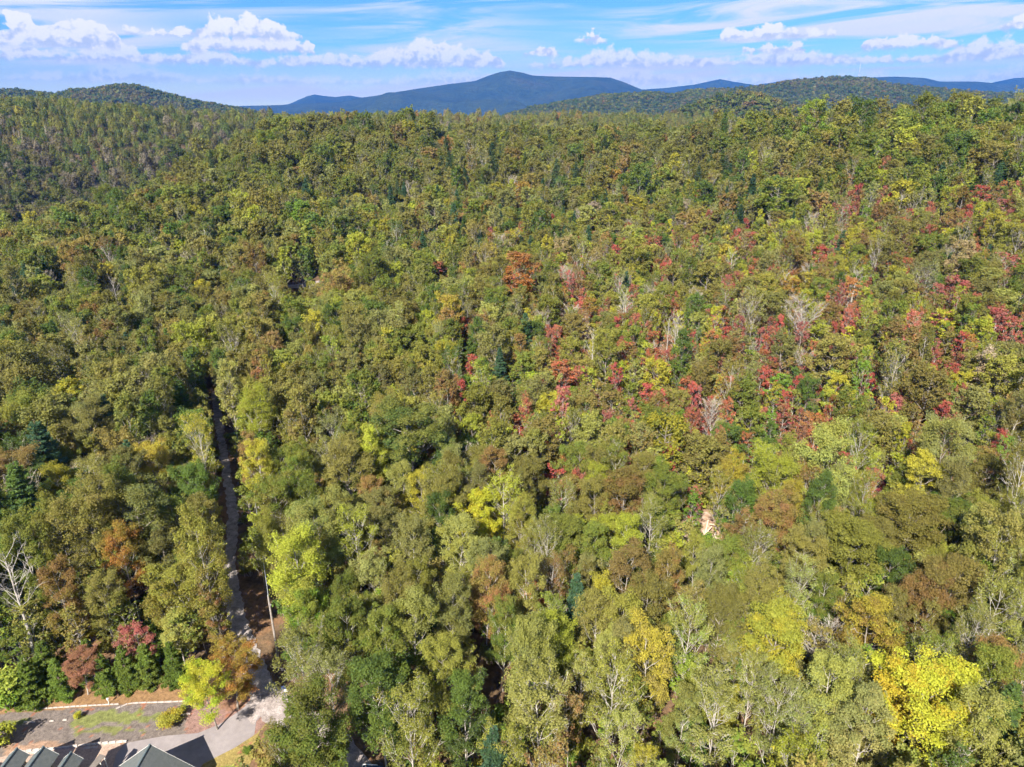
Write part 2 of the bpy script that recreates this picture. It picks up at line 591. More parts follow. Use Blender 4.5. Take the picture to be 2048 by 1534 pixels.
m, N = new_mat('lot_ground')
ca = N.n('ShaderNodeAttribute', attribute_type='GEOMETRY', attribute_name='cover')
t = N.n('ShaderNodeTexCoord')
gf = N.noise(t.outputs['Object'], 2.2, 6, 0.7)
gg = N.noise(t.outputs['Object'], 9.0, 4, 0.7)
c = N.mix(0.9, ca.outputs['Color'], N.ramp(gf, [(0.25, 0.45), (0.75, 1.6)]), 'MULTIPLY')
c = N.mix(0.7, c, N.ramp(gg, [(0.3, 0.5), (0.7, 1.5)]), 'MULTIPLY')
principled(N, c, 0.95, 0.1, bump(N, gg, 0.8, 0.08))
M_LOT = m
xs = np.arange(-84, -14, 0.3); ys = np.arange(42, 84, 0.3)
X, Y = np.meshgrid(xs, ys)
u_, v_, _z = proj(np.stack([X.ravel(), Y.ravel(), ground(X.ravel(), Y.ravel())], 1))
wob = (vnoise(X.ravel(), Y.ravel(), 1.6, 3) - 0.5) * 14
wob2 = (vnoise(X.ravel(), Y.ravel(), 0.8, 9) - 0.5) * 16
col = np.tile(np.array([0.20, 0.12, 0.06]), (len(u_), 1))         # dry turf and fallen leaves
lineA = np.interp(u_, [-50, 45, 145, 235, 260, 372, 420], [1432, 1424, 1418, 1411, 1409, 1402, 1400])
mul = v_ > lineA
col[mul] = (0.135, 0.112, 0.10)                                    # grey-brown mulch bed
gz = mul & (v_ + wob + wob2 > np.interp(u_, [0, 150, 380], [1440, 1425, 1420])) & (v_ + wob < np.interp(u_, [0, 150, 380], [1450, 1452, 1436])) & (vnoise(X.ravel(), Y.ravel(), 2.2, 5) + np.where((u_ > 150) & (u_ < 300), 0.25, -0.05) > 0.52)
col[gz] = (0.135, 0.145, 0.05)
gz = mul & (v_ + wob > 1456) & (v_ + wob2 < 1466) & (u_ > 150) & (u_ < 290)
col[gz] = (0.135, 0.14, 0.05)
gz = mul & (v_ + wob > 1487) & (u_ < 250) & (u_ > 10)
col[gz] = (0.26, 0.17, 0.12)
rt = (u_ > 372) & (v_ > 1395) & (v_ + wob > 1400)
col[rt] = (0.21, 0.13, 0.11)
rt2 = (u_ > 440) & (v_ + wob < 1420)
col[rt2] = (0.20, 0.11, 0.07)
ru = (u_ > 400) & (v_ > np.interp(u_, [400, 510, 560], [1520, 1470, 1420]))
col[ru] = (0.22, 0.17, 0.06)
ru2 = ru & (vnoise(X.ravel(), Y.ravel(), 1.8, 8) > 0.55)
col[ru2] = (0.15, 0.17, 0.045)
sp_ = vnoise(X.ravel(), Y.ravel(), 0.35, 21) > 0.90
col[sp_ & mul] = (0.24, 0.10, 0.06)
vv = np.stack([X.ravel(), Y.ravel(), ground(X.ravel(), Y.ravel()) + 0.05], 1)
nx, ny = len(xs), len(ys)
idx = np.arange(nx * ny).reshape(ny, nx)
ff = np.stack([idx[:-1, :-1], idx[:-1, 1:], idx[1:, 1:], idx[1:, :-1]], -1).reshape(-1, 4)
cx_ = vv[ff].mean(1)
ff = ff[in_poly(cx_[:, 0], cx_[:, 1], LOT)]
used = np.unique(ff)
rem = np.full(len(vv), -1); rem[used] = np.arange(len(used))
lot = mesh_obj('lawn', vv[used], rem[ff], [M_LOT], smooth=True)
at_ = lot.data.color_attributes.new('cover', 'FLOAT_COLOR', 'POINT')
at_.data.foreach_set('color', np.concatenate([col[used], np.ones((len(used), 1))], 1).astype(np.float32).ravel())
tag(lot, 'dry turf and mulch bank behind the house', kind='structure')


def flat_patch(name, pxs, mat, dz, label, zz=0.1, step=0.8):
    P = np.array([at(u, v, zz)[:2] for u, v in pxs])
    Q = []
    for i in range(len(P)):
        a, b = P[i], P[(i + 1) % len(P)]
        n = max(1, int(np.linalg.norm(b - a) / step))
        for k in range(n):
            Q.append(a + (b - a) * k / n)
    Q = np.array(Q)
    xs = np.arange(Q[:, 0].min(), Q[:, 0].max(), 0.4); ys = np.arange(Q[:, 1].min(), Q[:, 1].max(), 0.4)
    v, f = grid_mesh(xs, ys, ground, dz)
    c = v[f].mean(1)
    f = f[in_poly(c[:, 0], c[:, 1], [tuple(p) for p in P])]
    # snap boundary vertices to the outline so the edge is clean
    used = np.unique(f)
    ed = {}
    for q in f:
        for k in range(4):
            e = tuple(sorted((q[k], q[(k + 1) % 4]))); ed[e] = ed.get(e, 0) + 1
    bnd = set(i for e, n in ed.items() if n == 1 for i in e)
    for i in bnd:
        p = v[i, :2]
        best = None
        for k in range(len(P)):
            a, b = P[k], P[(k + 1) % len(P)]
            t = np.clip(np.dot(p - a, b - a) / np.dot(b - a, b - a), 0, 1)
            q = a + (b - a) * t
            d = np.linalg.norm(p - q)
            if best is None or d < best[0]:
                best = (d, q)
        v[i, :2] = best[1]
    v[:, 2] = ground(v[:, 0], v[:, 1]) + dz
    rem = np.full(len(v), -1); rem[used] = np.arange(len(used))
    o = mesh_obj(name, v[used], rem[f], [mat], smooth=True)
    tag(o, label, kind='structure')
    return o


flat_patch('driveway', [(205, 1600), (232, 1506), (252, 1485), (330, 1470), (395, 1464), (440, 1446), (480, 1420), (508, 1398), (524, 1372), (548, 1376), (572, 1384), (560, 1402), (535, 1418), (512, 1440), (508, 1466), (470, 1490), (405, 1522), (340, 1600)], M_ASPH, 0.07, 'smooth greyish drive curving past the house')
flat_patch('gravel_apron', [(502, 1402), (520, 1374), (545, 1376), (575, 1380), (566, 1404), (540, 1416), (514, 1436), (506, 1452), (494, 1432)], M_GRAVEL, 0.10, 'pale gravel apron where lane and drive meet')
flat_patch('patio', [(-60, 1600), (-60, 1530), (60, 1502), (130, 1496), (225, 1486), (248, 1487), (231, 1507), (205, 1600)], noisy_mat('pinkish_paving', [(0.3, (0.27, 0.19, 0.15)), (0.7, (0.36, 0.27, 0.22))], 0.8, bstr=0.2), 0.065, 'pinkish paved strip along the house wall')

# ------------------------------------------------------------------ tree prototypes (plain mesh data)


def frames(n, r):
    """random orthonormal pairs round unit normals n"""
    h = r.normal(size=n.shape)
    a = np.cross(n, h); a /= (np.linalg.norm(a, axis=1)[:, None] + 1e-9)
    return a, np.cross(n, a)


class Proto:
    def __init__(s):
        s.bv = []; s.bf = []; s.nb = 0
        s.lv = []; s.lf = []; s.lc = []; s.nl = 0

    def limb(s, pts, rads, n=5):
        mb = MB(); mb.tube(pts, rads, n)
        s.bf += [tuple(i + s.nb for i in q) for q in mb.f]
        s.bv += mb.v; s.nb += len(mb.v)

    def leaves(s, P, Nrm, L, Wd, clump, leafr, along=None, r=None):
        a, b = frames(Nrm, r)
        if along is not None:
            a = along - Nrm * (along * Nrm).sum(1)[:, None]
            a /= (np.linalg.norm(a, axis=1)[:, None] + 1e-9)
            b = np.cross(Nrm, a)
        L = L[:, None]; Wd = Wd[:, None]
        V = np.stack([P - a * L * 0.5, P + b * Wd * 0.5 - Nrm * Wd * 0.12, P + a * L * 0.5, P - b * Wd * 0.5 - Nrm * Wd * 0.12], 1).reshape(-1, 3)
        F = np.arange(len(V)).reshape(-1, 4) + s.nl
        s.lv.append(V); s.lf.append(F); s.nl += len(V)
        hz_ = (P[:, 2] - P[:, 2].min()) / (np.ptp(P[:, 2]) + 1e-6)
        s.lc.append(np.stack([clump, leafr, hz_, np.ones(len(P))], 1))

    def data(s):
        bv = np.array(s.bv).reshape(-1, 3)
        lv = np.concatenate(s.lv) if s.lv else np.zeros((0, 3))
        lf = np.concatenate(s.lf) if s.lf else np.zeros((0, 4), int)
        lc = np.concatenate(s.lc) if s.lc else np.zeros((0, 4))
        return bv, s.bf, lv, lf, lc


def clumps_to_leaves(p, C, R, total, leaf, r, flat=0.7, upb=0.62, shell=0.15):
    C = np.array(C); R = np.array(R)
    w = R ** 2; n = np.maximum(6, (total * w / w.sum())).astype(int)
    ci = np.repeat(np.arange(len(C)), n)
    k = len(ci)
    d = r.normal(size=(k, 3)); d /= np.linalg.norm(d, axis=1)[:, None]
    flip = r.random(k) < 0.72
    d[flip, 2] = np.abs(d[flip, 2])
    # each clump has its own lumpy outline
    q = r.normal(size=(len(C), 3)); q /= np.linalg.norm(q, axis=1)[:, None]
    lump = 1 + 0.28 * np.sin(5 * (d * q[ci]).sum(1) + 2 * q[ci][:, 0] * 6)
    rad = R[ci] * lump * (shell + (1 - shell) * r.random(k) ** 0.5)
    P = C[ci] + d * rad[:, None] * np.array([1, 1, flat])
    nr = d * 0.40 + r.normal(size=(k, 3)) * 0.42 + np.array([0, 0, upb])
    nr /= np.linalg.norm(nr, axis=1)[:, None]
    L = leaf * r.uniform(0.7, 1.35, k); Wd = L * r.uniform(0.5, 0.75, k)
    cl = r.random(len(C))[ci]
    p.leaves(P, nr, L, Wd, cl, r.random(k), r=r)


def make_broad(seed, H=19.0, Wd=4.3, cb=0.28, nl=20, sub=5, total=11000, leaf=0.36, peak=0.36, spread=0.68, rise=0.8, cr=0.25, r0=0.25, twig=0, flat=0.95):
    r = np.random.default_rng(seed)
    p = Proto()
    lean = r.normal(size=2) * 0.025
    T = np.linspace(0, 1, 9)
    wig = np.cumsum(r.normal(size=(9, 2)) * 0.11, axis=0)
    trunk = np.stack([lean[0] * T * H + wig[:, 0] * T, lean[1] * T * H + wig[:, 1] * T, T * H * 0.93], 1)
    p.limb([trunk[0] - [0, 0, 2.0]] + list(trunk), [r0 * 1.25] + list(r0 * (1 - 0.88 * T ** 0.9)), 7)
    C = []; R = []

    def tp(t):
        return np.array([np.interp(t, T, trunk[:, k]) for k in range(3)])
    az0 = r.random() * 6.28
    for i in range(nl):
        tt = (i + r.random() * 0.9) / nl
        t = cb + (0.97 - cb) * tt
        s0 = tp(t * 0.96)
        prof = sqrt(max(0.03, 1 - ((tt - peak) / spread) ** 2)) if abs(tt - peak) < spread else 0.2
        Rl = Wd * prof * r.uniform(0.68, 1.1)
        az = az0 + i * 2.399 + r.normal() * 0.35
        zr = Rl * rise * r.uniform(0.5, 1.5) + 0.5
        end = s0 + np.array([cos(az) * Rl, sin(az) * Rl, zr])
        end[2] = min(end[2], H * 1.0)
        mid = s0 + (end - s0) * 0.5 + np.array([0, 0, zr * (0.12 if rise < 0.8 else -0.12)]) + r.normal(size=3) * 0.18
        rr = r0 * (0.42 - 0.22 * tt) * (0.6 + 0.4 * prof)
        p.limb([s0, s0 * 0.5 + mid * 0.5 + r.normal(size=3) * 0.08, mid, end], [rr, rr * 0.8, rr * 0.62, rr * 0.2], 5)
        C.append(end); R.append(Wd * cr * r.uniform(0.75, 1.3))
        for j in range(sub):
            g = 0.35 + 0.6 * (j + r.random() * 0.8) / sub
            b = s0 + (mid - s0) * min(1, g * 2) if g < 0.5 else mid + (end - mid) * (g - 0.5) * 2
            a2 = az + r.choice([-1, 1]) * r.uniform(0.5, 1.3)
            ln = Rl * r.uniform(0.28, 0.55)
            e2 = b + np.array([cos(a2) * ln, sin(a2) * ln, ln * rise * r.uniform(0.4, 1.6) + 0.3])
            e2[2] = min(e2[2], H * 1.01)
            p.limb([b, (b + e2) / 2 + r.normal(size=3) * 0.1, e2], [rr * 0.42, rr * 0.3, rr * 0.12], 4)
            C.append(e2); R.append(Wd * cr * r.uniform(0.6, 1.15))
            for k in range(twig):
                a3 = a2 + r.normal() * 0.9
                l3 = ln * r.uniform(0.35, 0.7)
                st = b + (e2 - b) * r.uniform(0.3, 1)
                e3 = st + np.array([cos(a3) * l3, sin(a3) * l3, l3 * r.uniform(0.3, 1.3)])
                p.limb([st, e3], [0.022, 0.009], 3)
    top = trunk[-1]
    for k in range(4):
        C.append(top + np.array([r.normal() * Wd * 0.16, r.normal() * Wd * 0.16, r.uniform(-0.4, 0.8)])); R.append(Wd * cr * r.uniform(0.7, 1.0))
    if total > 0:
        clumps_to_leaves(p, C, R, total, leaf, r, flat)
    return p.data(), H, Wd


def make_snag(seed, H=19.0, Wd=2.6, double=True):
    r = np.random.default_rng(seed)
    p = Proto()
    for q in range(2 if double else 1):
        off = np.array([0.45 * q, 0.1 * q, 0])
        T = np.linspace(0, 1, 8)
        tr = np.stack([off[0] + q * T * 0.5 + np.cumsum(r.normal(size=8)) * 0.06, off[1] + np.cumsum(r.normal(size=8)) * 0.06, T * H * (1 - 0.08 * q)], 1)
        p.limb([tr[0] - [0, 0, 1.5]] + list(tr), [0.24] + list(0.22 * (1 - 0.9 * T)), 7)
        for i in range(26):
            t = 0.48 + 0.5 * (i + r.random()) / 26
            s0 = np.array([np.interp(t, T, tr[:, k]) for k in range(3)])
            az = i * 2.4 + r.random() * 2
            ln = Wd * r.uniform(0.35, 1.15) * (1.15 - 0.6 * t)
            e = s0 + np.array([cos(az) * ln, sin(az) * ln, ln * r.uniform(0.9, 2.4)])
            mid = (s0 + e) / 2 + np.array([0, 0, -0.12 * ln]) + r.normal(size=3) * 0.08
            p.limb([s0, mid, e], [0.034, 0.022, 0.008], 5)
            for j in range(5):
                b = mid + (e - mid) * r.random()
                a2 = az + r.normal() * 0.9
                l2 = ln * r.uniform(0.25, 0.55)
                p.limb([b, b + np.array([cos(a2) * l2, sin(a2) * l2, l2 * r.uniform(0.2, 1.2)])], [0.016, 0.006], 3)
    return p.data(), H, Wd


def make_pine(seed, H=18.0, Wd=3.6, cb=0.2, dense=1.0, droop=0.0, leaf=0.5):
    r = np.random.default_rng(seed)
    p = Proto()
    p.limb([(0, 0, -2), (0, 0, H * 0.5), (0.05, 0.05, H)], [0.28, 0.17, 0.02], 7)
    z = H * cb
    P = []; D = []; CL = []
    while z < H * 0.985:
        t = (z - H * cb) / (H * (1 - cb))
        ln0 = Wd * (1 - t) ** 0.75 * (0.55 + 0.45 * min(1, t * 6 + 0.4)) + 0.15
        nb = r.integers(5, 8)
        a0 = r.random() * 6.28
        for j in range(nb):
            az = a0 + j * 6.283 / nb + r.normal() * 0.2
            ln = ln0 * r.uniform(0.7, 1.12)
            dirv = np.array([cos(az), sin(az), 0])
            side = np.array([-sin(az), cos(az), 0])
            e = np.array([0, 0, z]) + dirv * ln + np.array([0, 0, ln * (0.22 - droop) * r.uniform(0.5, 1.4)])
            b = np.array([0, 0, z - 0.1])
            p.limb([b, (b + e) / 2 - np.array([0, 0, 0.06 * ln]), e], [0.05, 0.035, 0.01], 4)
            k = int(60 * dense * ln)
            g = r.random(k) ** 0.6
            wdt = 0.36 * ln * np.sin(np.clip(g, 0, 1) * pi * 0.86 + 0.25)
            s = r.uniform(-1, 1, k) * wdt
            pos = b + (e - b) * g[:, None] + side * s[:, None] + np.array([0, 0, 1]) * (r.normal(size=k) * 0.09 + 0.08)[:, None]
            dd = dirv * 0.8 + side * (np.sign(s) * 0.7)[:, None] + np.array([0, 0, 0.35]) + r.normal(size=(k, 3)) * 0.3
            P.append(pos); D.append(dd); CL.append(np.full(k, r.random()))
        z += r.uniform(0.55, 0.95) * (1.15 - 0.5 * t)
    P = np.concatenate(P); D = np.concatenate(D); CL = np.concatenate(CL)
    D /= np.linalg.norm(D, axis=1)[:, None]
    nr = r.normal(size=P.shape) * 0.5 + np.array([0, 0, 1.0]); nr /= np.linalg.norm(nr, axis=1)[:, None]
    L = leaf * r.uniform(0.7, 1.3, len(P))
    p.leaves(P, nr, L, L * 0.3, CL, r.random(len(P)), along=D, r=r)
    return p.data(), H, Wd


def make_shrub(seed, H=3.0, Wd=1.5, total=2200, leaf=0.2):
    r = np.random.default_rng(seed)
    p = Proto()
    C = []; R = []
    for i in range(11):
        az = i * 2.4; rad = Wd * sqrt(r.random()) * 0.75
        zz = H * r.uniform(0.3, 0.85) * (1 - 0.35 * (rad / Wd) ** 2)
        e = np.array([cos(az) * rad, sin(az) * rad, zz])
        p.limb([(0, 0, -0.4), e * np.array([0.5, 0.5, 0.6]), e], [0.05, 0.035, 0.012], 4)
        C.append(e); R.append(Wd * r.uniform(0.35, 0.55))
    clumps_to_leaves(p, C, R, total, leaf, r, 0.85)
    return p.data(), H, Wd


def make_far(seed, n=110, H=17.0, Wd=4.4, leaf=1.9, cone=False):
    r = np.random.default_rng(seed)
    p = Proto()
    p.limb([(0, 0, -2), (0, 0, H * 0.7)], [0.25, 0.1], 3)
    k = n
    d = r.normal(size=(k, 3)); d /= np.linalg.norm(d, axis=1)[:, None]
    d[:, 2] = np.where(r.random(k) < 0.75, np.abs(d[:, 2]), d[:, 2])
    lump = 1 + 0.25 * np.sin(d[:, 0] * 5 + seed) * np.sin(d[:, 1] * 5 + seed * 2)
    rad = lump * (0.75 + 0.25 * r.random(k))
    P = np.array([0, 0, H * 0.66]) + d * rad[:, None] * np.array([Wd, Wd, H * 0.34])
    if cone:
        t = r.random(k) ** 1.4; az = r.random(k) * 6.283
        P = np.stack([np.cos(az) * Wd * (1 - t), np.sin(az) * Wd * (1 - t), H * (0.2 + 0.8 * t)], 1)
        d = np.stack([np.cos(az), np.sin(az), np.full(k, 0.5)], 1)
    nr = d * 0.8 + r.normal(size=(k, 3)) * 0.4; nr /= np.linalg.norm(nr, axis=1)[:, None]
    L = leaf * r.uniform(0.7, 1.3, k)
    p.leaves(P, nr, L, L * 0.75, r.random(k), r.random(k), r=r)
    return p.data(), H, Wd


PROTO = {}      # kind -> list of (trunk mesh, crown mesh, H, Wd, bark material)


def mesh_from(name, v, f, mat, lc=None):
    me = bpy.data.meshes.new(name)
    me.from_pydata(v.tolist() if hasattr(v, 'tolist') else v, [], f.tolist() if hasattr(f, 'tolist') else f)
    me.materials.append(mat)
    if lc is not None:
        a = me.attributes.new('lv', 'FLOAT_COLOR', 'FACE')
        a.data.foreach_set('color', lc.astype(np.float32).ravel())
    me.update()
    return me


def joined(name, d, bark):
    bv, bf, lv, lf, lc = d
    me = bpy.data.meshes.new(name)
    V = np.concatenate([bv, lv]) if len(lv) else bv
    F = [tuple(q) for q in bf] + (lf + len(bv)).tolist()
    me.from_pydata(V.tolist(), [], F)
    me.materials.append(bark); me.materials.append(M_LEAF)
    mi = np.zeros(len(F), np.int32); mi[len(bf):] = 1
    me.polygons.foreach_set('material_index', mi)
    a = me.attributes.new('lv', 'FLOAT_COLOR', 'FACE')
    full = np.zeros((len(F), 4), np.float32)
    if len(lc):
        full[len(bf):] = lc
    a.data.foreach_set('color', full.ravel())
    me.update()
    return me


JOINED = {}


def add_proto(kind, gen, bark):
    d, H, Wd = gen
    i = len(PROTO.setdefault(kind, []))
    bv, bf, lv, lf, lc = d
    tm = mesh_from('trunk', bv, bf, bark)
    cm = mesh_from('crown', lv, lf, M_LEAF, lc) if len(lv) else None
    PROTO[kind].append((tm, cm, H, Wd))
    JOINED.setdefault(kind, []).append((d, bark))


FINE = dict(
    round=lambda i, t, l: (make_broad(100 + i, H=14.5 + i % 3, Wd=3.0 + 0.2 * (i % 3), total=t, leaf=l, nl=19 + i % 4, flat=0.9 + 0.08 * (i % 3), peak=0.28 + 0.06 * (i % 3), r0=0.17), M_BARK),
    oval=lambda i, t, l: (make_broad(200 + i, H=16.5, Wd=2.15 + 0.15 * (i % 2), cb=0.2, nl=24, sub=4, total=t, leaf=l, rise=1.25, cr=0.30, r0=0.12, peak=0.30, spread=0.74, flat=1.15), M_BARK_PALE),
    sparse=lambda i, t, l: (make_broad(300 + i, H=16, Wd=2.3, cb=0.24, nl=22, sub=4, total=t, leaf=l, rise=1.5, cr=0.26, r0=0.115, twig=3, flat=1.1), M_BARK_PALE),
    bare=lambda i, t, l: (make_broad(330 + i, H=12.5, Wd=2.6, cb=0.28, nl=18, sub=5, total=t, leaf=l, rise=1.2, cr=0.26, r0=0.11, twig=7), M_BARK_PALE),
    small=lambda i, t, l: (make_broad(400 + i, H=9.0, Wd=1.45, cb=0.22, nl=15, sub=4, total=t, leaf=l, rise=1.0, cr=0.28, r0=0.065, flat=0.8, twig=1), M_BARK_PALE),
    pine=lambda i, t, l: (make_pine(500 + i, H=16, Wd=2.7 + 0.2 * i, dense=t, leaf=l), M_BARK_DARK),
    hedge=lambda i, t, l: (make_pine(520 + i, H=5.2, Wd=1.75, cb=0.03, dense=t, droop=0.26, leaf=l), M_BARK_DARK),
    snag=lambda i, t, l: (make_snag(600 + i, double=(i == 0)), M_BARK_PALE),
    shrub=lambda i, t, l: (make_shrub(700 + i, total=t, leaf=l), M_BARK))
# (how many forms, leaves and leaf length near, the same farther off)
FORMS = dict(round=(5, (29000, 0.17), (7500, 0.33)), oval=(5, (22000, 0.16), (5600, 0.32)), sparse=(5, (7000, 0.15), (2500, 0.26)), bare=(2, (1000, 0.17), None), small=(4, (3800, 0.16), (1500, 0.26)),
             pine=(3, (1.5, 0.36), (0.9, 0.5)), hedge=(3, (3.6, 0.26), None), snag=(2, (0, 0), None), shrub=(3, (2600, 0.18), (900, 0.30)))
MID = {}
for k, (cnt, near, farther) in FORMS.items():
    for i in range(cnt):
        add_proto(k, *FINE[k](i, *near))
        if farther:
            (d, H, Wd), bark = FINE[k](i, *farther)
            cm = mesh_from('crown', d[2], d[3], M_LEAF, d[4])
            MID[(k, i)] = (cm, joined('tree_stock', d, bark))
NEAR_D = 120.0
for i in (1, 3):
    add_proto('round', *FINE['round'](i, 42000, 0.145))
    add_proto('oval', *FINE['oval'](i, 30000, 0.145))
    add_proto('sparse', *FINE['sparse'](i, 12000, 0.145))

C_ = {'olive': (0.180, 0.176, 0.038), 'green': (0.114, 0.168, 0.028), 'darkgreen': (0.067, 0.104, 0.028), 'freshgreen': (0.14, 0.235, 0.03), 'yellowgreen': (0.235, 0.24, 0.044), 'lime': (0.29, 0.33, 0.034), 'gold': (0.35, 0.31, 0.032), 'rust': (0.25, 0.14, 0.06), 'brownolive': (0.188, 0.166, 0.05), 'red': (0.38, 0.10, 0.06), 'crimson': (0.31, 0.075, 0.075), 'orange': (0.38, 0.165, 0.045), 'pale': (0.25, 0.265, 0.085), 'greygreen': (0.165, 0.175, 0.06), 'tan': (0.325, 0.249, 0.139), 'pine': (0.058, 0.11, 0.044), 'bluepine': (0.075, 0.145, 0.087), 'hedge': (0.14, 0.19, 0.035), 'bronze': (0.225, 0.18, 0.05), 'pink': (0.30, 0.15, 0.11), 'purplebrown': (0.14, 0.112, 0.085), 'grey': (0.302, 0.255, 0.22)}
WORD = {
    'olive': 'olive green', 'green': 'mid green', 'darkgreen': 'dark green', 'freshgreen': 'fresh green', 'yellowgreen': 'yellow-green', 'lime': 'bright lime', 'gold': 'golden yellow',
    'rust': 'rusty brown', 'brownolive': 'brownish olive', 'red': 'scarlet', 'crimson': 'crimson', 'orange': 'orange', 'pale': 'pale green', 'greygreen': 'grey-green', 'tan': 'tan',
    'pine': 'deep green', 'bluepine': 'blue-green', 'hedge': 'deep green', 'bronze': 'bronze', 'pink': 'pinkish red', 'purplebrown': 'purplish brown', 'grey': 'grey',
}
SECOND = {'olive': ['brownolive', 'yellowgreen', 'green'], 'green': ['olive', 'yellowgreen', 'darkgreen'], 'darkgreen': ['green', 'olive'], 'freshgreen': ['yellowgreen', 'green'],
          'yellowgreen': ['olive', 'lime', 'gold', 'pale'], 'lime': ['yellowgreen', 'gold'], 'gold': ['yellowgreen', 'lime'], 'rust': ['brownolive', 'olive', 'olive'], 'brownolive': ['olive', 'bronze', 'greygreen', 'olive'],
          'red': ['crimson', 'rust', 'pink', 'brownolive'], 'crimson': ['red', 'pink', 'rust', 'brownolive'], 'orange': ['rust', 'yellowgreen', 'olive'], 'pale': ['yellowgreen', 'olive', 'greygreen'], 'greygreen': ['olive', 'pale', 'brownolive'],
          'tan': ['brownolive', 'grey'], 'pine': ['green', 'bluepine'], 'bluepine': ['pine'], 'hedge': ['green'], 'bronze': ['olive', 'rust', 'gold'], 'pink': ['rust', 'crimson'],
          'purplebrown': ['brownolive', 'grey'], 'grey': ['tan']}


def tints(cn, r):
    a = np.array(C_[cn]); b = np.array(C_[r.choice(SECOND[cn])])
    k = r.uniform(0.82, 1.2)
    h = 1 + r.normal(size=3) * 0.06
    return np.clip(a * k * h, 0.01, 0.8), np.clip((a * 0.3 + b * 0.7) * k * r.uniform(0.9, 1.15), 0.01, 0.8)


# ------------------------------------------------------------------ where trees stand
TREES = []      # dict(x,y,kind,pi,s,sz,rz,col,label,u,v,w)


def hero(u, v, wpx, kind, col, label=None, H=None, base=False):
    """a tree whose crown centre (or foot, base=True) is seen at that place of the photograph; placed on the terrain at the distance where it stands"""
    r = np.random.default_rng(int(u * 7 + v * 13))
    pi_ = int(r.integers(FORMS[kind][0]))
    Hp, Wp = PROTO[kind][pi_][2:]
    d = ray(u, v)
    Ht = H or Hp
    cf = {'round': 0.70, 'oval': 0.66, 'sparse': 0.67, 'bare': 0.66, 'small': 0.64, 'pine': 0.5, 'hedge': 0.42, 'snag': 0.55, 'shrub': 0.5}[kind]
    for it in range(3):
        off = 0 if base else cf * Ht
        ts = np.arange(30, 700, 0.7)
        P = CAM + ts[:, None] * d
        hit = np.nonzero(P[:, 2] <= ground(P[:, 0], P[:, 1]) + off)[0]
        near_ = np.argmin(np.where(ts < 430, P[:, 2] - ground(P[:, 0], P[:, 1]) - off, 1e9))
        t = ts[hit[0]] if len(hit) else ts[near_]
        wm = wpx * (0.76 if (label is None and kind in ('round', 'oval', 'sparse') and wpx > 60) else 1.0) * t / FPX
        s = wm / (2 * Wp * 1.12)
        if H is None:
            Ht = Hp * (0.45 * s + 0.55)
    if kind in ('round', 'oval', 'sparse') and s > 1.25 and t < 140:
        pi_ = 5 + pi_ % 2
    P = CAM + t * d
    if not len(hit) and P[2] - g1(P[0], P[1]) > off + 3:
        return
    TREES.append(dict(x=P[0], y=P[1], kind=kind, pi=pi_, s=s, sz=Ht / Hp, rz=r.random() * 6.28, col=col, label=label, hero=True))


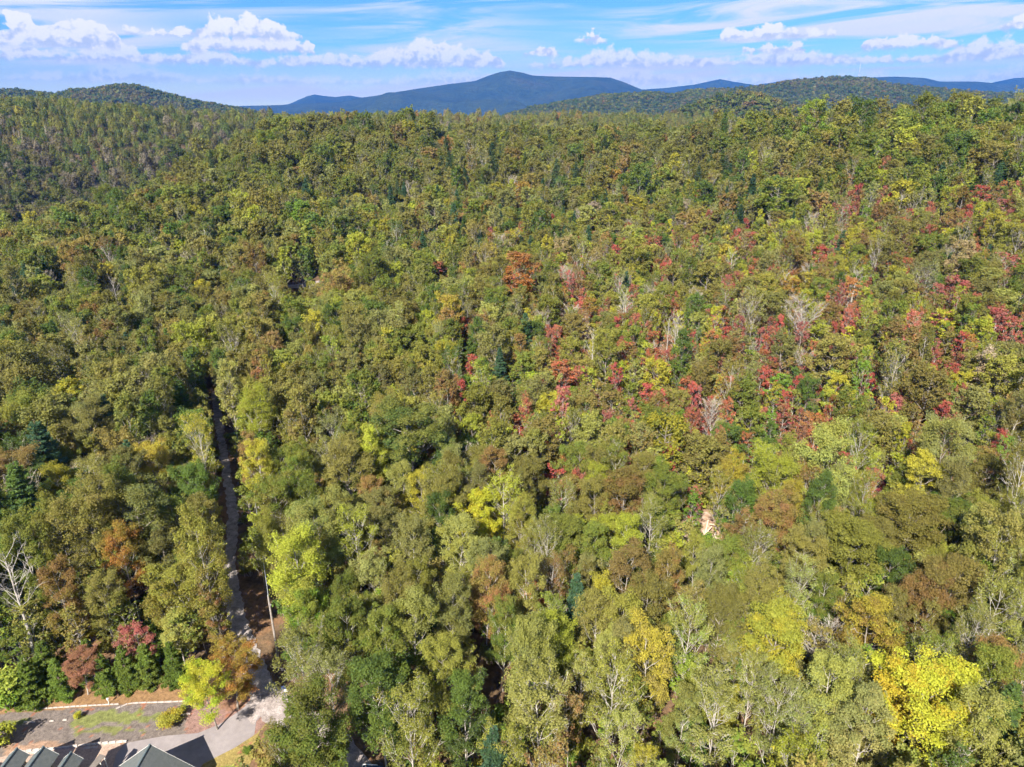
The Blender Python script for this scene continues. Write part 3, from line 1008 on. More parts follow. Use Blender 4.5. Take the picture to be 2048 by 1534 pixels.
HEROES = [
    # lower right
    (1560, 1285, 130, 'round', 'lime', 'bright lime rounded tree standing above the golden tree in the lower woods'),
    (1850, 1385, 215, 'round', 'gold', 'large golden yellow tree, the brightest crown in the lower woods'),
    (1735, 1275, 125, 'round', 'bronze', 'bronze and olive tree between the lime tree and the golden tree'),
    (1690, 1105, 180, 'round', 'olive', None), (1820, 1045, 135, 'round', 'bronze', 'broad bronze tree with pale trunk above dark gap in lower slope'),
    (1900, 1190, 180, 'round', 'brownolive', None), (1540, 1040, 90, 'round', 'rust', 'rusty brown rounded tree beside the blue-roofed hut'),
    (1610, 1125, 120, 'round', 'olive', None), (1455, 1120, 115, 'round', 'olive', None), (1505, 1200, 110, 'round', 'brownolive', None),
    (1990, 1240, 130, 'sparse', 'pale', None), (1375, 1290, 120, 'sparse', 'pale', None), (1430, 1440, 150, 'sparse', 'pale', None),
    (1300, 1340, 130, 'oval', 'bronze', None), (1590, 1200, 105, 'sparse', 'pale', None), (1655, 1400, 140, 'oval', 'pale', None), (1555, 1440, 130, 'sparse', 'pale', None),
    (1725, 1480, 140, 'oval', 'pale', None), (1990, 1480, 120, 'pine', 'pine', 'deep green pine in the lower corner beside the golden tree'), (1980, 1380, 120, 'oval', 'green', None),
    (1640, 1290, 80, 'bare', 'tan', None), (1900, 1060, 130, 'round', 'olive', None), (2000, 1120, 140, 'oval', 'olive', None), (1780, 1160, 110, 'round', 'darkgreen', None),
    (1440, 1250, 100, 'round', 'brownolive', None), (1680, 990, 90, 'sparse', 'pale', None), (1960, 960, 110, 'round', 'brownolive', None), (1750, 980, 45, 'small', 'crimson', None),
    (1960, 940, 60, 'small', 'rust', None),
    # lower centre
    (890, 1345, 130, 'round', 'olive', None), (1005, 1265, 80, 'oval', 'green', None), (1110, 1300, 100, 'oval', 'yellowgreen', None), (1085, 1440, 170, 'sparse', 'pale', None),
    (970, 1190, 95, 'oval', 'rust', None), (955, 1040, 100, 'round', 'gold', 'golden green rounded tree standing in the middle of the slope'), (915, 1105, 100, 'oval', 'yellowgreen', None),
    (1130, 1085, 120, 'round', 'green', None), (1225, 1075, 105, 'round', 'yellowgreen', None), (1250, 1170, 115, 'oval', 'rust', None), (1340, 1175, 85, 'oval', 'rust', None),
    (820, 1110, 100, 'oval', 'brownolive', None), (735, 1160, 115, 'round', 'greygreen', None), (790, 1215, 120, 'round', 'brownolive', None), (700, 1290, 120, 'oval', 'olive', None),
    (775, 1290, 110, 'oval', 'green', None), (640, 1090, 130, 'oval', 'pale', None), (597, 1150, 105, 'oval', 'yellowgreen', 'bright yellow-green leaning tree beside the utility pole'),
    (610, 1230, 120, 'round', 'freshgreen', None), (628, 1480, 160, 'round', 'green', 'olive green rounded tree at the bottom edge beside the drive'),
    (600, 1330, 110, 'sparse', 'greygreen', 'thin grey-green tree above the gravel apron'), (660, 1380, 120, 'sparse', 'greygreen', None), (760, 1400, 140, 'oval', 'green', None), (820, 1470, 150, 'sparse', 'olive', None),
    (930, 1450, 120, 'oval', 'darkgreen', None), (690, 1210, 100, 'round', 'olive', None), (900, 1230, 100, 'oval', 'greygreen', None), (1190, 1260, 110, 'oval', 'brownolive', None), (1215, 1400, 140, 'sparse', 'olive', None),
    (1060, 1190, 100, 'oval', 'brownolive', None), (1290, 1240, 110, 'oval', 'olive', None), (840, 1180, 80, 'oval', 'olive', None),
    # lower left
    (416, 1372, 92, 'round', 'lime', 'bright lime tree at the end of the mulch bank', 10.5), (460, 1340, 108, 'round', 'orange', 'orange-brown tree beside the lane and the lime tree', 9.5),
    (285, 1283, 66, 'small', 'pink', 'pinkish red small tree behind the clipped conifers', 7), (160, 1335, 62, 'oval', 'pink', 'pinkish brown narrow tree between two clipped conifers', 7),
    (125, 1195, 95, 'oval', 'bronze', None, 16), (250, 1125, 70, 'oval', 'orange', 'orange-tinged narrow tree above the pinkish red tree'), (130, 1075, 110, 'oval', 'yellowgreen', None), (270, 1060, 175, 'round', 'greygreen', None),
    (310, 935, 110, 'round', 'bronze', None), (388, 985, 84, 'round', 'green', 'glossy green rounded tree beside the shaded lane'), (375, 1190, 140, 'oval', 'olive', None, 14), (355, 1265, 80, 'oval', 'yellowgreen', None, 9),
    (205, 1215, 90, 'oval', 'olive', None, 13), (330, 1110, 110, 'round', 'greygreen', None), (60, 1040, 130, 'pine', 'pine', None), (30, 1130, 120, 'pine', 'pine', None), (100, 950, 120, 'pine', 'bluepine', None),
    (372, 840, 70, 'pine', 'pine', None), (515, 950, 84, 'oval', 'yellowgreen', None), (515, 850, 90, 'oval', 'yellowgreen', None), (476, 905, 34, 'small', 'darkgreen', None), (560, 1010, 120, 'round', 'olive', None),
    (350, 900, 80, 'round', 'olive', None), (190, 870, 130, 'round', 'greygreen', None), (60, 860, 110, 'oval', 'olive', None), (240, 800, 120, 'round', 'greygreen', None), (40, 1300, 70, 'small', 'green', None, 8),
    # mid slope
    (825, 890, 140, 'round', 'darkgreen', 'largest dark green oak in the middle of the slope'), (1325, 885, 120, 'round', 'yellowgreen', None), (1400, 920, 120, 'round', 'brownolive', None),
    (745, 640, 85, 'round', 'darkgreen', None), (945, 870, 80, 'round', 'yellowgreen', None), (770, 860, 90, 'oval', 'bronze', None), (700, 740, 80, 'round', 'greygreen', None),
    (1505, 850, 70, 'round', 'green', None), (1610, 640, 80, 'bare', 'tan', 'tan nearly bare round tree on the red-flecked slope'), (1550, 395, 100, 'round', 'green', None),
    (1490, 800, 90, 'round', 'olive', None), (1200, 560, 80, 'round', 'olive', None), (1350, 560, 70, 'round', 'olive', None), (1490, 590, 80, 'round', 'brownolive', None), (1660, 720, 110, 'round', 'brownolive', None),
    (1850, 790, 110, 'round', 'brownolive', None), (1930, 820, 110, 'round', 'brownolive', None), (1750, 870, 110, 'round', 'olive', None), (1700, 830, 90, 'round', 'olive', None),
    (1565, 705, 70, 'round', 'brownolive', None), (1780, 640, 70, 'round', 'olive', None), (1440, 720, 60, 'round', 'olive', None), (1960, 600, 80, 'round', 'greygreen', None), (1180, 880, 90, 'round', 'pale', None),
    (600, 430, 75, 'round', 'freshgreen', None), (320, 520, 80, 'round', 'greygreen', None), (960, 600, 60, 'round', 'olive', None), (1100, 620, 70, 'round', 'olive', None),
    (820, 690, 80, 'round', 'green', None), (880, 750, 80, 'round', 'olive', None), (1050, 740, 70, 'round', 'olive', None), (1060, 960, 100, 'round', 'olive', None), (990, 960, 80, 'oval', 'bronze', None),
    # reds on the slope
    (1040, 870, 55, 'small', 'red', None), (1130, 768, 60, 'small', 'red', None), (1045, 555, 62, 'oval', 'orange', 'orange-red tree, tallest of the reds on the middle slope'), (880, 555, 42, 'small', 'crimson', None),
    (928, 665, 34, 'small', 'red', None), (925, 795, 40, 'small', 'crimson', None), (1250, 715, 46, 'small', 'red', None), (1346, 632, 34, 'small', 'red', None), (1365, 795, 48, 'small', 'red', None),
    (1565, 842, 38, 'small', 'crimson', None), (1602, 850, 36, 'small', 'crimson', None), (1425, 838, 52, 'bare', 'grey', 'grey bare tree ringed by crimson leaves on the slope'), (1400, 848, 30, 'small', 'crimson', None),
    (1290, 800, 40, 'small', 'red', None), (1225, 822, 52, 'small', 'rust', None), (1190, 800, 40, 'small', 'rust', None), (1990, 660, 52, 'small', 'crimson', None), (1930, 600, 48, 'small', 'crimson', None),
    (1895, 585, 44, 'small', 'crimson', None), (1830, 600, 40, 'small', 'rust', None), (1700, 590, 44, 'small', 'orange', None), (1660, 600, 36, 'small', 'rust', None), (1580, 590, 40, 'small', 'orange', None),
    (1440, 640, 34, 'small', 'red', None), (1415, 690, 36, 'small', 'red', None), (1520, 770, 40, 'small', 'red', None), (1545, 745, 30, 'small', 'crimson', None), (1740, 785, 36, 'small', 'red', None),
    (1915, 745, 40, 'small', 'crimson', None), (1790, 835, 46, 'small', 'pink', None), (1830, 840, 36, 'small', 'rust', None), (1490, 898, 34, 'small', 'red', None), (1340, 735, 40, 'small', 'crimson', None),
    (1305, 690, 36, 'small', 'red', None), (1250, 880, 44, 'small', 'rust', None), (1110, 970, 50, 'small', 'crimson', None), (1150, 1005, 60, 'small', 'rust', None), (1060, 1210, 60, 'small', 'red', None),
    (1500, 490, 34, 'small', 'crimson', None), (1240, 500, 30, 'small', 'crimson', None), (1400, 400, 26, 'small', 'crimson', None), (1120, 345, 26, 'small', 'rust', None), (1860, 480, 36, 'small', 'crimson', None),
    (1780, 470, 36, 'small', 'rust', None), (2010, 540, 44, 'small', 'crimson', None), (1960, 400, 36, 'small', 'crimson', None), (2000, 430, 40, 'small', 'pink', None), (1170, 590, 40, 'small', 'rust', None),
    (1180, 630, 40, 'small', 'orange', None), (945, 735, 30, 'small', 'crimson', None), (600, 355, 30, 'small', 'rust', None), (1640, 520, 34, 'small', 'red', None), (1720, 560, 34, 'small', 'lime', None), (1890, 490, 44, 'small', 'lime', None),
    (1360, 650, 30, 'small', 'lime', None), (1430, 690, 26, 'small', 'gold', None), (1640, 690, 50, 'small', 'lime', None), (1700, 820, 40, 'small', 'lime', None), (1250, 760, 44, 'small', 'lime', None),
    (1560, 790, 50, 'small', 'freshgreen', None), (1390, 960, 46, 'small', 'gold', None), (1480, 700, 50, 'small', 'brownolive', None), (1880, 660, 50, 'small', 'lime', None), (1160, 860, 40, 'small', 'lime', None),
    (1310, 760, 60, 'round', 'yellowgreen', None), (1420, 780, 50, 'small', 'yellowgreen', None), (1120, 540, 46, 'small', 'lime', None), (1180, 770, 40, 'small', 'lime', None),
    # skyline
    (1870, 232, 90, 'round', 'green', None), (1800, 230, 80, 'round', 'freshgreen', None), (1950, 225, 90, 'round', 'olive', None), (2030, 240, 90, 'round', 'olive', None), (1730, 300, 90, 'round', 'green', None), (1640, 290, 80, 'round', 'olive', None),
    (1900, 300, 90, 'round', 'green', None), (1990, 320, 90, 'round', 'olive', None), (1500, 270, 70, 'round', 'freshgreen', None), (1400, 260, 60, 'round', 'green', None), (540, 285, 70, 'round', 'freshgreen', None), (590, 260, 60, 'round', 'green', None),
    (400, 290, 55, 'round', 'green', None), (340, 300, 50, 'round', 'green', None),
]
for h in HEROES:
    hero(*h[:5], label=h[5], H=h[6] if len(h) > 6 else None)
for (u, v, w) in [(985, 330, 46), (800, 280, 30), (760, 345, 34), (880, 380, 36), (1150, 270, 34), (1190, 285, 34), (1240, 275, 30), (1280, 255, 26), (1010, 290, 30), (845, 300, 26), (905, 345, 34), (930, 375, 36), (720, 320, 28), (1100, 268, 24),
                  (1330, 265, 30), (1360, 280, 30), (1680, 510, 44), (2000, 355, 50), (1990, 375, 40), (1250, 590, 40), (830, 250, 24), (1480, 315, 30), (960, 500, 36), (640, 240, 22), (1000, 760, 50), (1060, 510, 30)]:
    hero(u, v, w, 'pine', 'pine' if (u * 7) % 3 else 'bluepine')
# clipped conifers behind the mulch bank: feet on the bank
for (u, v, w, hh) in [(72, 1412, 84, 6.6), (130, 1394, 66, 6.2), (218, 1386, 62, 6.4), (262, 1380, 70, 6.8), (306, 1374, 68, 6.8), (357, 1372, 62, 7.2), (108, 1378, 76, 7.6), (195, 1368, 66, 7.0)]:
    hero(u, v, w, 'hedge', 'hedge', None, hh, base=True)
hero(20, 1420, 110, 'shrub', 'freshgreen', 'fresh green bush at the edge beside the clipped conifers', 6.5, base=True)
hero(2, 1500, 70, 'shrub', 'lime', 'lime yellow bush at the edge beside the house', 4.0, base=True)
hero(345, 1454, 56, 'shrub', 'gold', 'golden yellow shrub at the edge of the drive', 1.9, base=True)
hero(158, 1440, 17, 'shrub', 'lime', 'tiny lime sapling on the grassy mulch bank', 1.3, base=True)
hero(300, 1365, 36, 'shrub', 'freshgreen', 'bright green sapling among the clipped conifers', 3.5, base=True)
hero(95, 1352, 60, 'shrub', 'freshgreen', 'fresh green bush at the foot of the dead tree', 4.5, base=True)
hero(366, 1425, 20, 'shrub', 'olive', 'small olive shrub beside the golden shrub', 0.9, base=True)
hero(498, 1515, 22, 'shrub', 'freshgreen', 'small green shrub on the grass beside the drive', 1.3, base=True)
# dead trees
hero(86, 1356, 110, 'snag', 'grey', 'tall pale dead tree with twin trunks behind the clipped conifers', 19.5, base=True)
hero(42, 1318, 90, 'snag', 'grey', 'greyer dead tree standing behind the twin-trunked dead tree', 15, base=True)
for (u, v, w, hh) in [(1180, 790, 60, 17), (1345, 760, 40, 17), (1330, 745, 34, 15), (1455, 600, 50, 16), (780, 560, 40, 15), (250, 670, 40, 18), (1700, 620, 60, 12), (1560, 640, 40, 14), (1790, 470, 40, 14), (1500, 245, 24, 15), (130, 600, 60, 10), (1245, 690, 50, 15)]:
    hero(u, v, w, 'snag', 'grey', None, hh, base=True)

# ---- fill by zones
ZONES = {
    'lowleft': (dict(round=.26, oval=.42, sparse=.20, pine=.06, small=.06), dict(olive=.24, green=.2, greygreen=.18, yellowgreen=.16, brownolive=.14, rust=.05, pale=.03)),
    'bottom': (dict(oval=.44, sparse=.40, round=.08, small=.06, pine=.02), dict(pale=.22, yellowgreen=.30, olive=.19, brownolive=.07, green=.10, greygreen=.04, bronze=.05, rust=.03)),
    'leftmid': (dict(round=.38, oval=.30, sparse=.16, pine=.10, bare=.03, small=.03), dict(greygreen=.26, green=.2, olive=.24, brownolive=.18, darkgreen=.06, rust=.03, yellowgreen=.03)),
    'centre': (dict(round=.32, oval=.40, sparse=.18, small=.10), dict(olive=.29, green=.18, yellowgreen=.17, brownolive=.16, pale=.05, bronze=.07, rust=.03, greygreen=.05)),
    'slope': (dict(round=.25, oval=.08, sparse=.16, bare=.03, small=.51, pine=.01), dict(olive=.28, brownolive=.17, green=.14, yellowgreen=.22, pale=.06, bronze=.05, rust=.04, tan=.02, greygreen=.02)),
    'upleft': (dict(round=.56, oval=.24, sparse=.14, pine=.04, bare=.02), dict(olive=.28, green=.34, greygreen=.10, brownolive=.12, yellowgreen=.10, rust=.02, pale=.04)),
    'upcentre': (dict(round=.40, oval=.22, sparse=.19, pine=.16, bare=.03), dict(olive=.28, green=.22, brownolive=.16, greygreen=.1, pale=.08, yellowgreen=.08, rust=.05, orange=.02, tan=.01)),
    'upright': (dict(round=.70, oval=.12, sparse=.12, small=.06), dict(green=.30, olive=.30, freshgreen=.12, brownolive=.18, yellowgreen=.1)),
    'hill2': (dict(oval=.45, round=.35, sparse=.2), dict(yellowgreen=.12, olive=.24, green=.24, darkgreen=.22, purplebrown=.10, brownolive=.08)),
    'hill2low': (dict(oval=.4, round=.45, sparse=.15), dict(purplebrown=.40, brownolive=.08, darkgreen=.38, green=.10, olive=.04)),
}
SMALLCOL = {'slope': dict(red=.18, crimson=.25, rust=.08, pink=.10, lime=.15, orange=.03, yellowgreen=.14, freshgreen=.07), None: dict(rust=.15, yellowgreen=.3, freshgreen=.25, olive=.22, lime=.08)}


def zone(u, v, y):
    if y > 430 and u < 560 and (y > 520 or u < 330):
        return 'hill2' if v < 282 - 0.05 * u else 'hill2low'
    if v < 335 and u > 1480: return 'upright'
    if v < 470 - max(0.0, 0.13 * (u - 1020)) and u > 680: return 'upcentre'
    if v < 560 and u <= 820: return 'upleft'
    if u > 1020 and v < 960: return 'slope' if v > 430 - 0.11 * (u - 1020) else 'upcentre'
    if v > 1090: return 'lowleft' if u < 560 else 'bottom'
    if u < 470: return 'leftmid'
    return 'centre'


def pick(d, r):
    k = list(d); w = np.array([d[x] for x in k]); w = w / w.sum()
    return k[int(r.choice(len(k), p=w))]


HX = np.array([[t['x'], t['y'], 0] for t in TREES])
HR = np.array([{'round': 4.4, 'oval': 3.6, 'sparse': 3.3, 'bare': 3.0, 'small': 2.4, 'pine': 3.0, 'hedge': 2.6, 'snag': 1.2, 'shrub': 1.5}[t['kind']] * 0.72 * max(0.6, t['s']) for t in TREES])


def scatter(spacing, y1, jit=0.42, seed=1):
    r = np.random.default_rng(seed)
    ys = np.arange(24, y1, spacing)
    P = []
    for i, y in enumerate(ys):
        half = 0.90 * y + 45
        xs = np.arange(-half, half, spacing) + (spacing / 2 if i % 2 else 0)
        P.append(np.stack([xs, np.full(len(xs), y)], 1))
    P = np.concatenate(P)
    return P + r.uniform(-jit, jit, P.shape) * spacing


LOT_KEEP = pxpoly([(-1500, 2300), (-500, 1440), (-60, 1425), (30, 1405), (150, 1372), (330, 1345), (480, 1340), (545, 1330), (600, 1385), (560, 1430), (515, 1480), (480, 1640), (430, 2300)], 0.5)
FARHOUSE = (12.5, 470.0)
VIEW_GAPS = [[(FARHOUSE[0] - 6, FARHOUSE[1] - 16), (FARHOUSE[0] + 6, FARHOUSE[1] - 16), (FARHOUSE[0] + 7, FARHOUSE[1] + 5), (FARHOUSE[0] - 7, FARHOUSE[1] + 5)], pxpoly([(1396, 1068), (1396, 1034), (1436, 1034), (1436, 1068)], 3.0), pxpoly([(1455, 1058), (1455, 1020), (1505, 1020), (1505, 1058)], 3.0), pxpoly([(570, 592), (570, 575), (650, 555), (650, 575)], 6.0), pxpoly([(955, 1420), (955, 1330), (1010, 1330), (1010, 1420)], 0.5),
             pxpoly([(505, 1300), (480, 1170), (520, 1160), (585, 1290)], 1.0)]


def free(P, pad, hero_pad=1.0):
    x, y = P[:, 0], P[:, 1]
    ok = np.ones(len(P), bool)
    for C, w in CLEAR:
        ok &= dist_to(C, x, y) > w * pad
    ok &= ~in_poly(x, y, LOT_KEEP)
    for g in VIEW_GAPS:
        ok &= ~in_poly(x, y, g)
    if hero_pad > 0:
        for (hx, hy, _), hr in zip(HX, HR):
            ok &= (x - hx) ** 2 + (y - hy) ** 2 > (hr * hero_pad) ** 2
    # nothing right under the camera
    ok &= (x ** 2 + y ** 2) > 24 ** 2
    return ok


def visible(P, top, margin=0.02):
    """drop trees whose tops lie well below the canopy line in front of them"""
    az = np.arctan2(P[:, 0], P[:, 1]); R = np.hypot(P[:, 0], P[:, 1])
    el = (top - CAM[2]) / R
    keep = np.ones(len(P), bool)
    bins = np.floor(az / 0.012).astype(int)
    for b in np.unique(bins):
        i = np.nonzero(bins == b)[0]
        i = i[np.argsort(R[i])]
        m = np.maximum.accumulate(np.concatenate([[-9], el[i][:-1]]))
        # robust horizon: shift a few trees back
        keep[i] = el[i] > m - margin
    return keep


P1 = scatter(3.85, 330, seed=3)
P2 = scatter(5.7, 600, seed=6)
P2 = P2[P2[:, 1] > 330]
P3 = scatter(6.8, 1180, seed=4)
P3 = P3[P3[:, 1] > 600]
PA = np.concatenate([P1, P2, P3])
PA = PA[free(PA, 1.0)]
ZG = ground(PA[:, 0], PA[:, 1])
u, v, zc = proj(np.stack([PA[:, 0], PA[:, 1], ZG + 11], 1))
ins = (zc > 20) & (u > -260) & (u < 2308) & (v < 1760) & (v > 100)
PA, ZG, u, v = PA[ins], ZG[ins], u[ins], v[ins]
vis = visible(PA, ZG + 16, 0.035) | (np.hypot(PA[:, 0], PA[:, 1]) < 420)
PA, ZG, u, v = PA[vis], ZG[vis], u[vis], v[vis]
rz_ = np.random.default_rng(5)
hx = np.array([t['x'] for t in TREES]); hy = np.array([t['y'] for t in TREES])
hH = np.array([PROTO[t['kind']][t['pi']][2] * t['sz'] for t in TREES])
hu, hv, hd = proj(np.stack([hx, hy, ground(hx, hy) + hH * 0.66], 1))
hw = np.array([PROTO[t['kind']][t['pi']][3] * t['s'] for t in TREES]) * FPX / hd
hhero = np.array([t['kind'] not in ('shrub',) for t in TREES])
KEEP = []        # places of the ground that stay in sight: (u, v)
for pl in ([(60, 1500), (60, 1430), (100, 1385), (340, 1345), (400, 1330), (480, 1390), (500, 1345), (540, 1368), (575, 1380), (560, 1405), (512, 1440), (495, 1480), (410, 1530)],
           [(430, 800), (441, 870), (452, 940), (462, 1000), (466, 1055)], [(505, 1325), (520, 1355)],
           [(500, 1165), (515, 1200), (530, 1240), (545, 1275)], [(650, 1455), (675, 1475), (690, 1500), (715, 1520)], [(985, 1385), (980, 1370)],
           [(1412, 1055), (1418, 1050)], [(580, 578), (600, 574), (620, 568), (640, 562)]):
    for a, b in zip(pl[:-1], pl[1:]):
        for k in np.linspace(0, 1, 6):
            KEEP.append((a[0] + (b[0] - a[0]) * k, a[1] + (b[1] - a[1]) * k))
    if len(pl) == 1: KEEP.append(pl[0])
for uu in range(60, 500, 40):
    for vv0 in range(1390, 1530, 30):
        if vv0 > 1400 - 0.15 * (uu - 60): KEEP.append((uu, vv0))
KEEP = np.array(KEEP)
KD = np.array([(lambda ts, d: next((t for t in ts if CAM[2] + d[2] * t <= g1(d[0] * t, d[1] * t) + 0.3), 500.0))(np.arange(60, 520, 3.0), ray(a, b)) for a, b in KEEP])


_n0 = len(hu)
for k, t in enumerate(TREES[:_n0]):
    if t['label'] and t['kind'] in ('round', 'oval', 'small'):
        for du, dv in ((-0.6, 0), (0.6, 0), (0, 0.55)):
            hu = np.append(hu, hu[k] + du * hw[k]); hv = np.append(hv, hv[k] + dv * hw[k]); hd = np.append(hd, hd[k]); hhero = np.append(hhero, True)


def blocks(x, y, z, H, Wc):
    a, b, c = proj([[x, y, z + H * 0.64]])
    a, b, c = a[0], b[0], c[0]
    rx = Wc * 1.0 * FPX / c; ry = H * 0.40 * FPX / c * 0.85
    k = (((KEEP[:, 0] - a) / rx) ** 2 + ((KEEP[:, 1] - b) / ry) ** 2 < 1) & (KD > c + 2)
    if k.any(): return True
    h = hhero & (hd > c + 1.5) & (((hu - a) / (rx * 0.95)) ** 2 + ((hv - b) / (ry * 0.95)) ** 2 < 1)
    return bool(h.any())


for i in range(len(PA)):
    z = zone(u[i] + rz_.normal() * 50, v[i] + rz_.normal() * 30, PA[i, 1])
    kw, cw = ZONES[z]
    k = pick(kw, rz_)
    if k == 'small':
        cn = pick(SMALLCOL.get(z, SMALLCOL[None]), rz_)
    elif k == 'pine':
        cn = 'pine' if rz_.random() < 0.7 else 'bluepine'
    elif k == 'bare':
        cn = 'tan' if rz_.random() < 0.6 else 'grey'
    else:
        cn = pick(cw, rz_)
    ZF, ZD = {'upleft': (1.06, .12), 'upright': (1.18, .25), 'leftmid': (1.0, .05), 'lowleft': (0.98, .05), 'bottom': (0.98, .05), 'slope': (1.0, .26), 'upcentre': (1.02, .06)}.get(z, (1.0, .04))
    if k != 'small' and rz_.random() < ZD:
        continue
    s = float(np.clip(rz_.normal(0.90, 0.17), 0.55, 1.45))
    if k != 'small':
        s *= ZF * (1.2 if k == 'round' and rz_.random() < 0.2 else 1.0)
    if PA[i, 1] > 330:
        s *= 1.22
    pi_ = int(rz_.integers(FORMS[k][0]))
    szz = s * rz_.uniform(0.85, 1.08) * (1.35 if k == 'small' else 1.0)
    if PA[i, 1] < 300 and blocks(PA[i, 0], PA[i, 1], ZG[i], PROTO[k][pi_][2] * szz, PROTO[k][pi_][3] * s):
        if rz_.random() < 0.5:
            continue
        k = 'shrub'; pi_ = int(rz_.integers(3)); szz = s * 1.1
        if z != 'slope' and cn not in ('olive', 'green', 'yellowgreen'): cn = 'olive'
    TREES.append(dict(x=PA[i, 0], y=PA[i, 1], kind=k, pi=pi_, s=s * 0.93, sz=szz * 1.04, rz=rz_.random() * 6.28, col=cn, label=None, hero=False))

xs = np.array([t['x'] for t in TREES]); ys = np.array([t['y'] for t in TREES])
zs = ground(xs, ys)
rt_ = np.random.default_rng(77)
for t, z in zip(TREES, zs):
    t['z'] = float(z) - 0.05
    t['t1'], t['t2'] = tints(t['col'], rt_)
    Hp, Wp = PROTO[t['kind']][t['pi']][2:]
    t['H'] = Hp * t['sz']; t['W'] = Wp * t['s']
uc, vc, zcam = proj(np.stack([xs, ys, zs + np.array([t['H'] * 0.66 for t in TREES])], 1))
for t, a, b, c in zip(TREES, uc, vc, zcam):
    t['u'], t['v'], t['d'] = a, b, c
    t['px'] = t['W'] * 2 * FPX / c * min(1.0, t['H'] / 15 + 0.3)
    t['inframe'] = (-10 < a < 2058) and (b < 1560) and (b > 100)

# which ones become single things: the largest in view of each kind
CAPS = {'round': 290, 'oval': 295, 'sparse': 230, 'bare': 24, 'small': 190, 'pine': 55, 'hedge': 20, 'snag': 30, 'shrub': 20}
single = set()
for k, cap in CAPS.items():
    c = [i for i, t in enumerate(TREES) if t['kind'] == k and t['inframe'] and (k != 'shrub' or t['hero'])]
    c.sort(key=lambda i: (not TREES[i]['hero'], -TREES[i]['px']))
    single |= set(c[:cap])

NAME = {'round': 'broadleaf_tree', 'oval': 'poplar_tree', 'sparse': 'thin_tree', 'bare': 'bare_tree', 'small': 'small_maple', 'pine': 'pine_tree', 'hedge': 'clipped_conifer', 'snag': 'dead_tree', 'shrub': 'shrub'}
NOUN = {'round': 'rounded broadleaf tree', 'oval': 'tall slender tree', 'sparse': 'thin-crowned tree', 'bare': 'nearly bare tree', 'small': 'small understorey tree', 'pine': 'pine', 'hedge': 'clipped conifer', 'snag': 'dead tree', 'shrub': 'shrub'}
CAT = {'round': 'tree', 'oval': 'tree', 'sparse': 'tree', 'bare': 'tree', 'small': 'tree', 'pine': 'pine tree', 'hedge': 'conifer', 'snag': 'dead tree', 'shrub': 'shrub'}
GRP = {'round': 'broadleaf trees of the wooded slope', 'oval': 'slender trees of the wooded slope', 'sparse': 'thin-crowned trees of the wooded slope', 'bare': 'nearly bare trees of the wooded slope', 'small': 'small colourful trees under the canopy', 'pine': 'pines of the wooded slope',
       'hedge': 'clipped conifers behind the mulch bank', 'snag': 'dead trees', 'shrub': 'shrubs round the house'}
COUNT = 'zero one two three four five six seven eight nine ten eleven twelve thirteen fourteen fifteen sixteen seventeen eighteen nineteen twenty twenty-one twenty-two twenty-three twenty-four twenty-five twenty-six twenty-seven twenty-eight twenty-nine thirty'.split()
ORD = ['first', 'second', 'third', 'fourth', 'fifth', 'sixth', 'seventh', 'eighth', 'ninth', 'tenth', 'eleventh', 'twelfth', 'thirteenth', 'fourteenth', 'fifteenth', 'sixteenth', 'seventeenth', 'eighteenth', 'nineteenth', 'twentieth', 'twenty-first', 'twenty-second', 'twenty-third', 'twenty-fourth', 'twenty-fifth', 'twenty-sixth', 'twenty-seventh', 'twenty-eighth', 'twenty-ninth', 'thirtieth']
ROWS = [(0, 300, 'along the skyline'), (300, 480, 'on the upper slope'), (480, 680, 'on the middle slope'), (680, 900, 'halfway down the slope'), (900, 1120, 'on the lower slope'), (1120, 1330, 'in the lower woods'), (1330, 1700, 'by the bottom edge')]
COLS = [(-999, 410, 'far left'), (410, 820, 'left of centre'), (820, 1230, 'at centre'), (1230, 1640, 'right of centre'), (1640, 9999, 'far right')]


def area(t):
    a = next(n for lo, hi, n in ROWS if lo <= t['v'] < hi) if t['v'] >= 0 else ROWS[0][2]
    b = next(n for lo, hi, n in COLS if lo <= t['u'] < hi)
    return a + ', ' + b


buckets = {}
for i in single:
    t = TREES[i]
    if t['label'] is None:
        buckets.setdefault((WORD[t['col']], t['kind'], area(t)), []).append(i)
for (cw, k, ar), L in buckets.items():
    L.sort(key=lambda i: TREES[i]['u'])
    for j, i in enumerate(L):
        noun = NOUN[k]
        pre = cw if k not in ('snag',) else 'pale grey'
        if len(L) == 1:
            TREES[i]['label'] = f'only {pre} {noun} {ar}'
        elif j == len(L) - 1:
            TREES[i]['label'] = f'{pre} {noun} {ar}, last of {COUNT[min(30, len(L))]}'
        else:
            TREES[i]['label'] = f'{pre} {noun} {ar}, {ORD[min(j, 29)]} from left'

# ------------------------------------------------------------------ single trees
for i in sorted(single):
    t = TREES[i]
    tm, cm, Hp, Wp = PROTO[t['kind']][t['pi']]
    e = empty(NAME[t['kind']], (t['x'], t['y'], t['z']), t['rz'], (t['s'], t['s'], t['sz']))
    tag(e, t['label'], CAT[t['kind']], GRP[t['kind']])
    tr = bpy.data.objects.new('trunk' if t['kind'] != 'shrub' else 'stems', tm)
    root_col.objects.link(tr); tr.parent = e
    if t['d'] > NEAR_D and (t['kind'], t['pi']) in MID:
        cm = MID[(t['kind'], t['pi'])][0]
    if cm:
        cr = bpy.data.objects.new('crown' if t['kind'] != 'shrub' else 'foliage', cm)
        root_col.objects.link(cr); cr.parent = e
        cr['tint'] = [float(x) for x in t['t1']]
        cr['tint2'] = [float(x) for x in t['t2']]

# ------------------------------------------------------------------ the forest mass


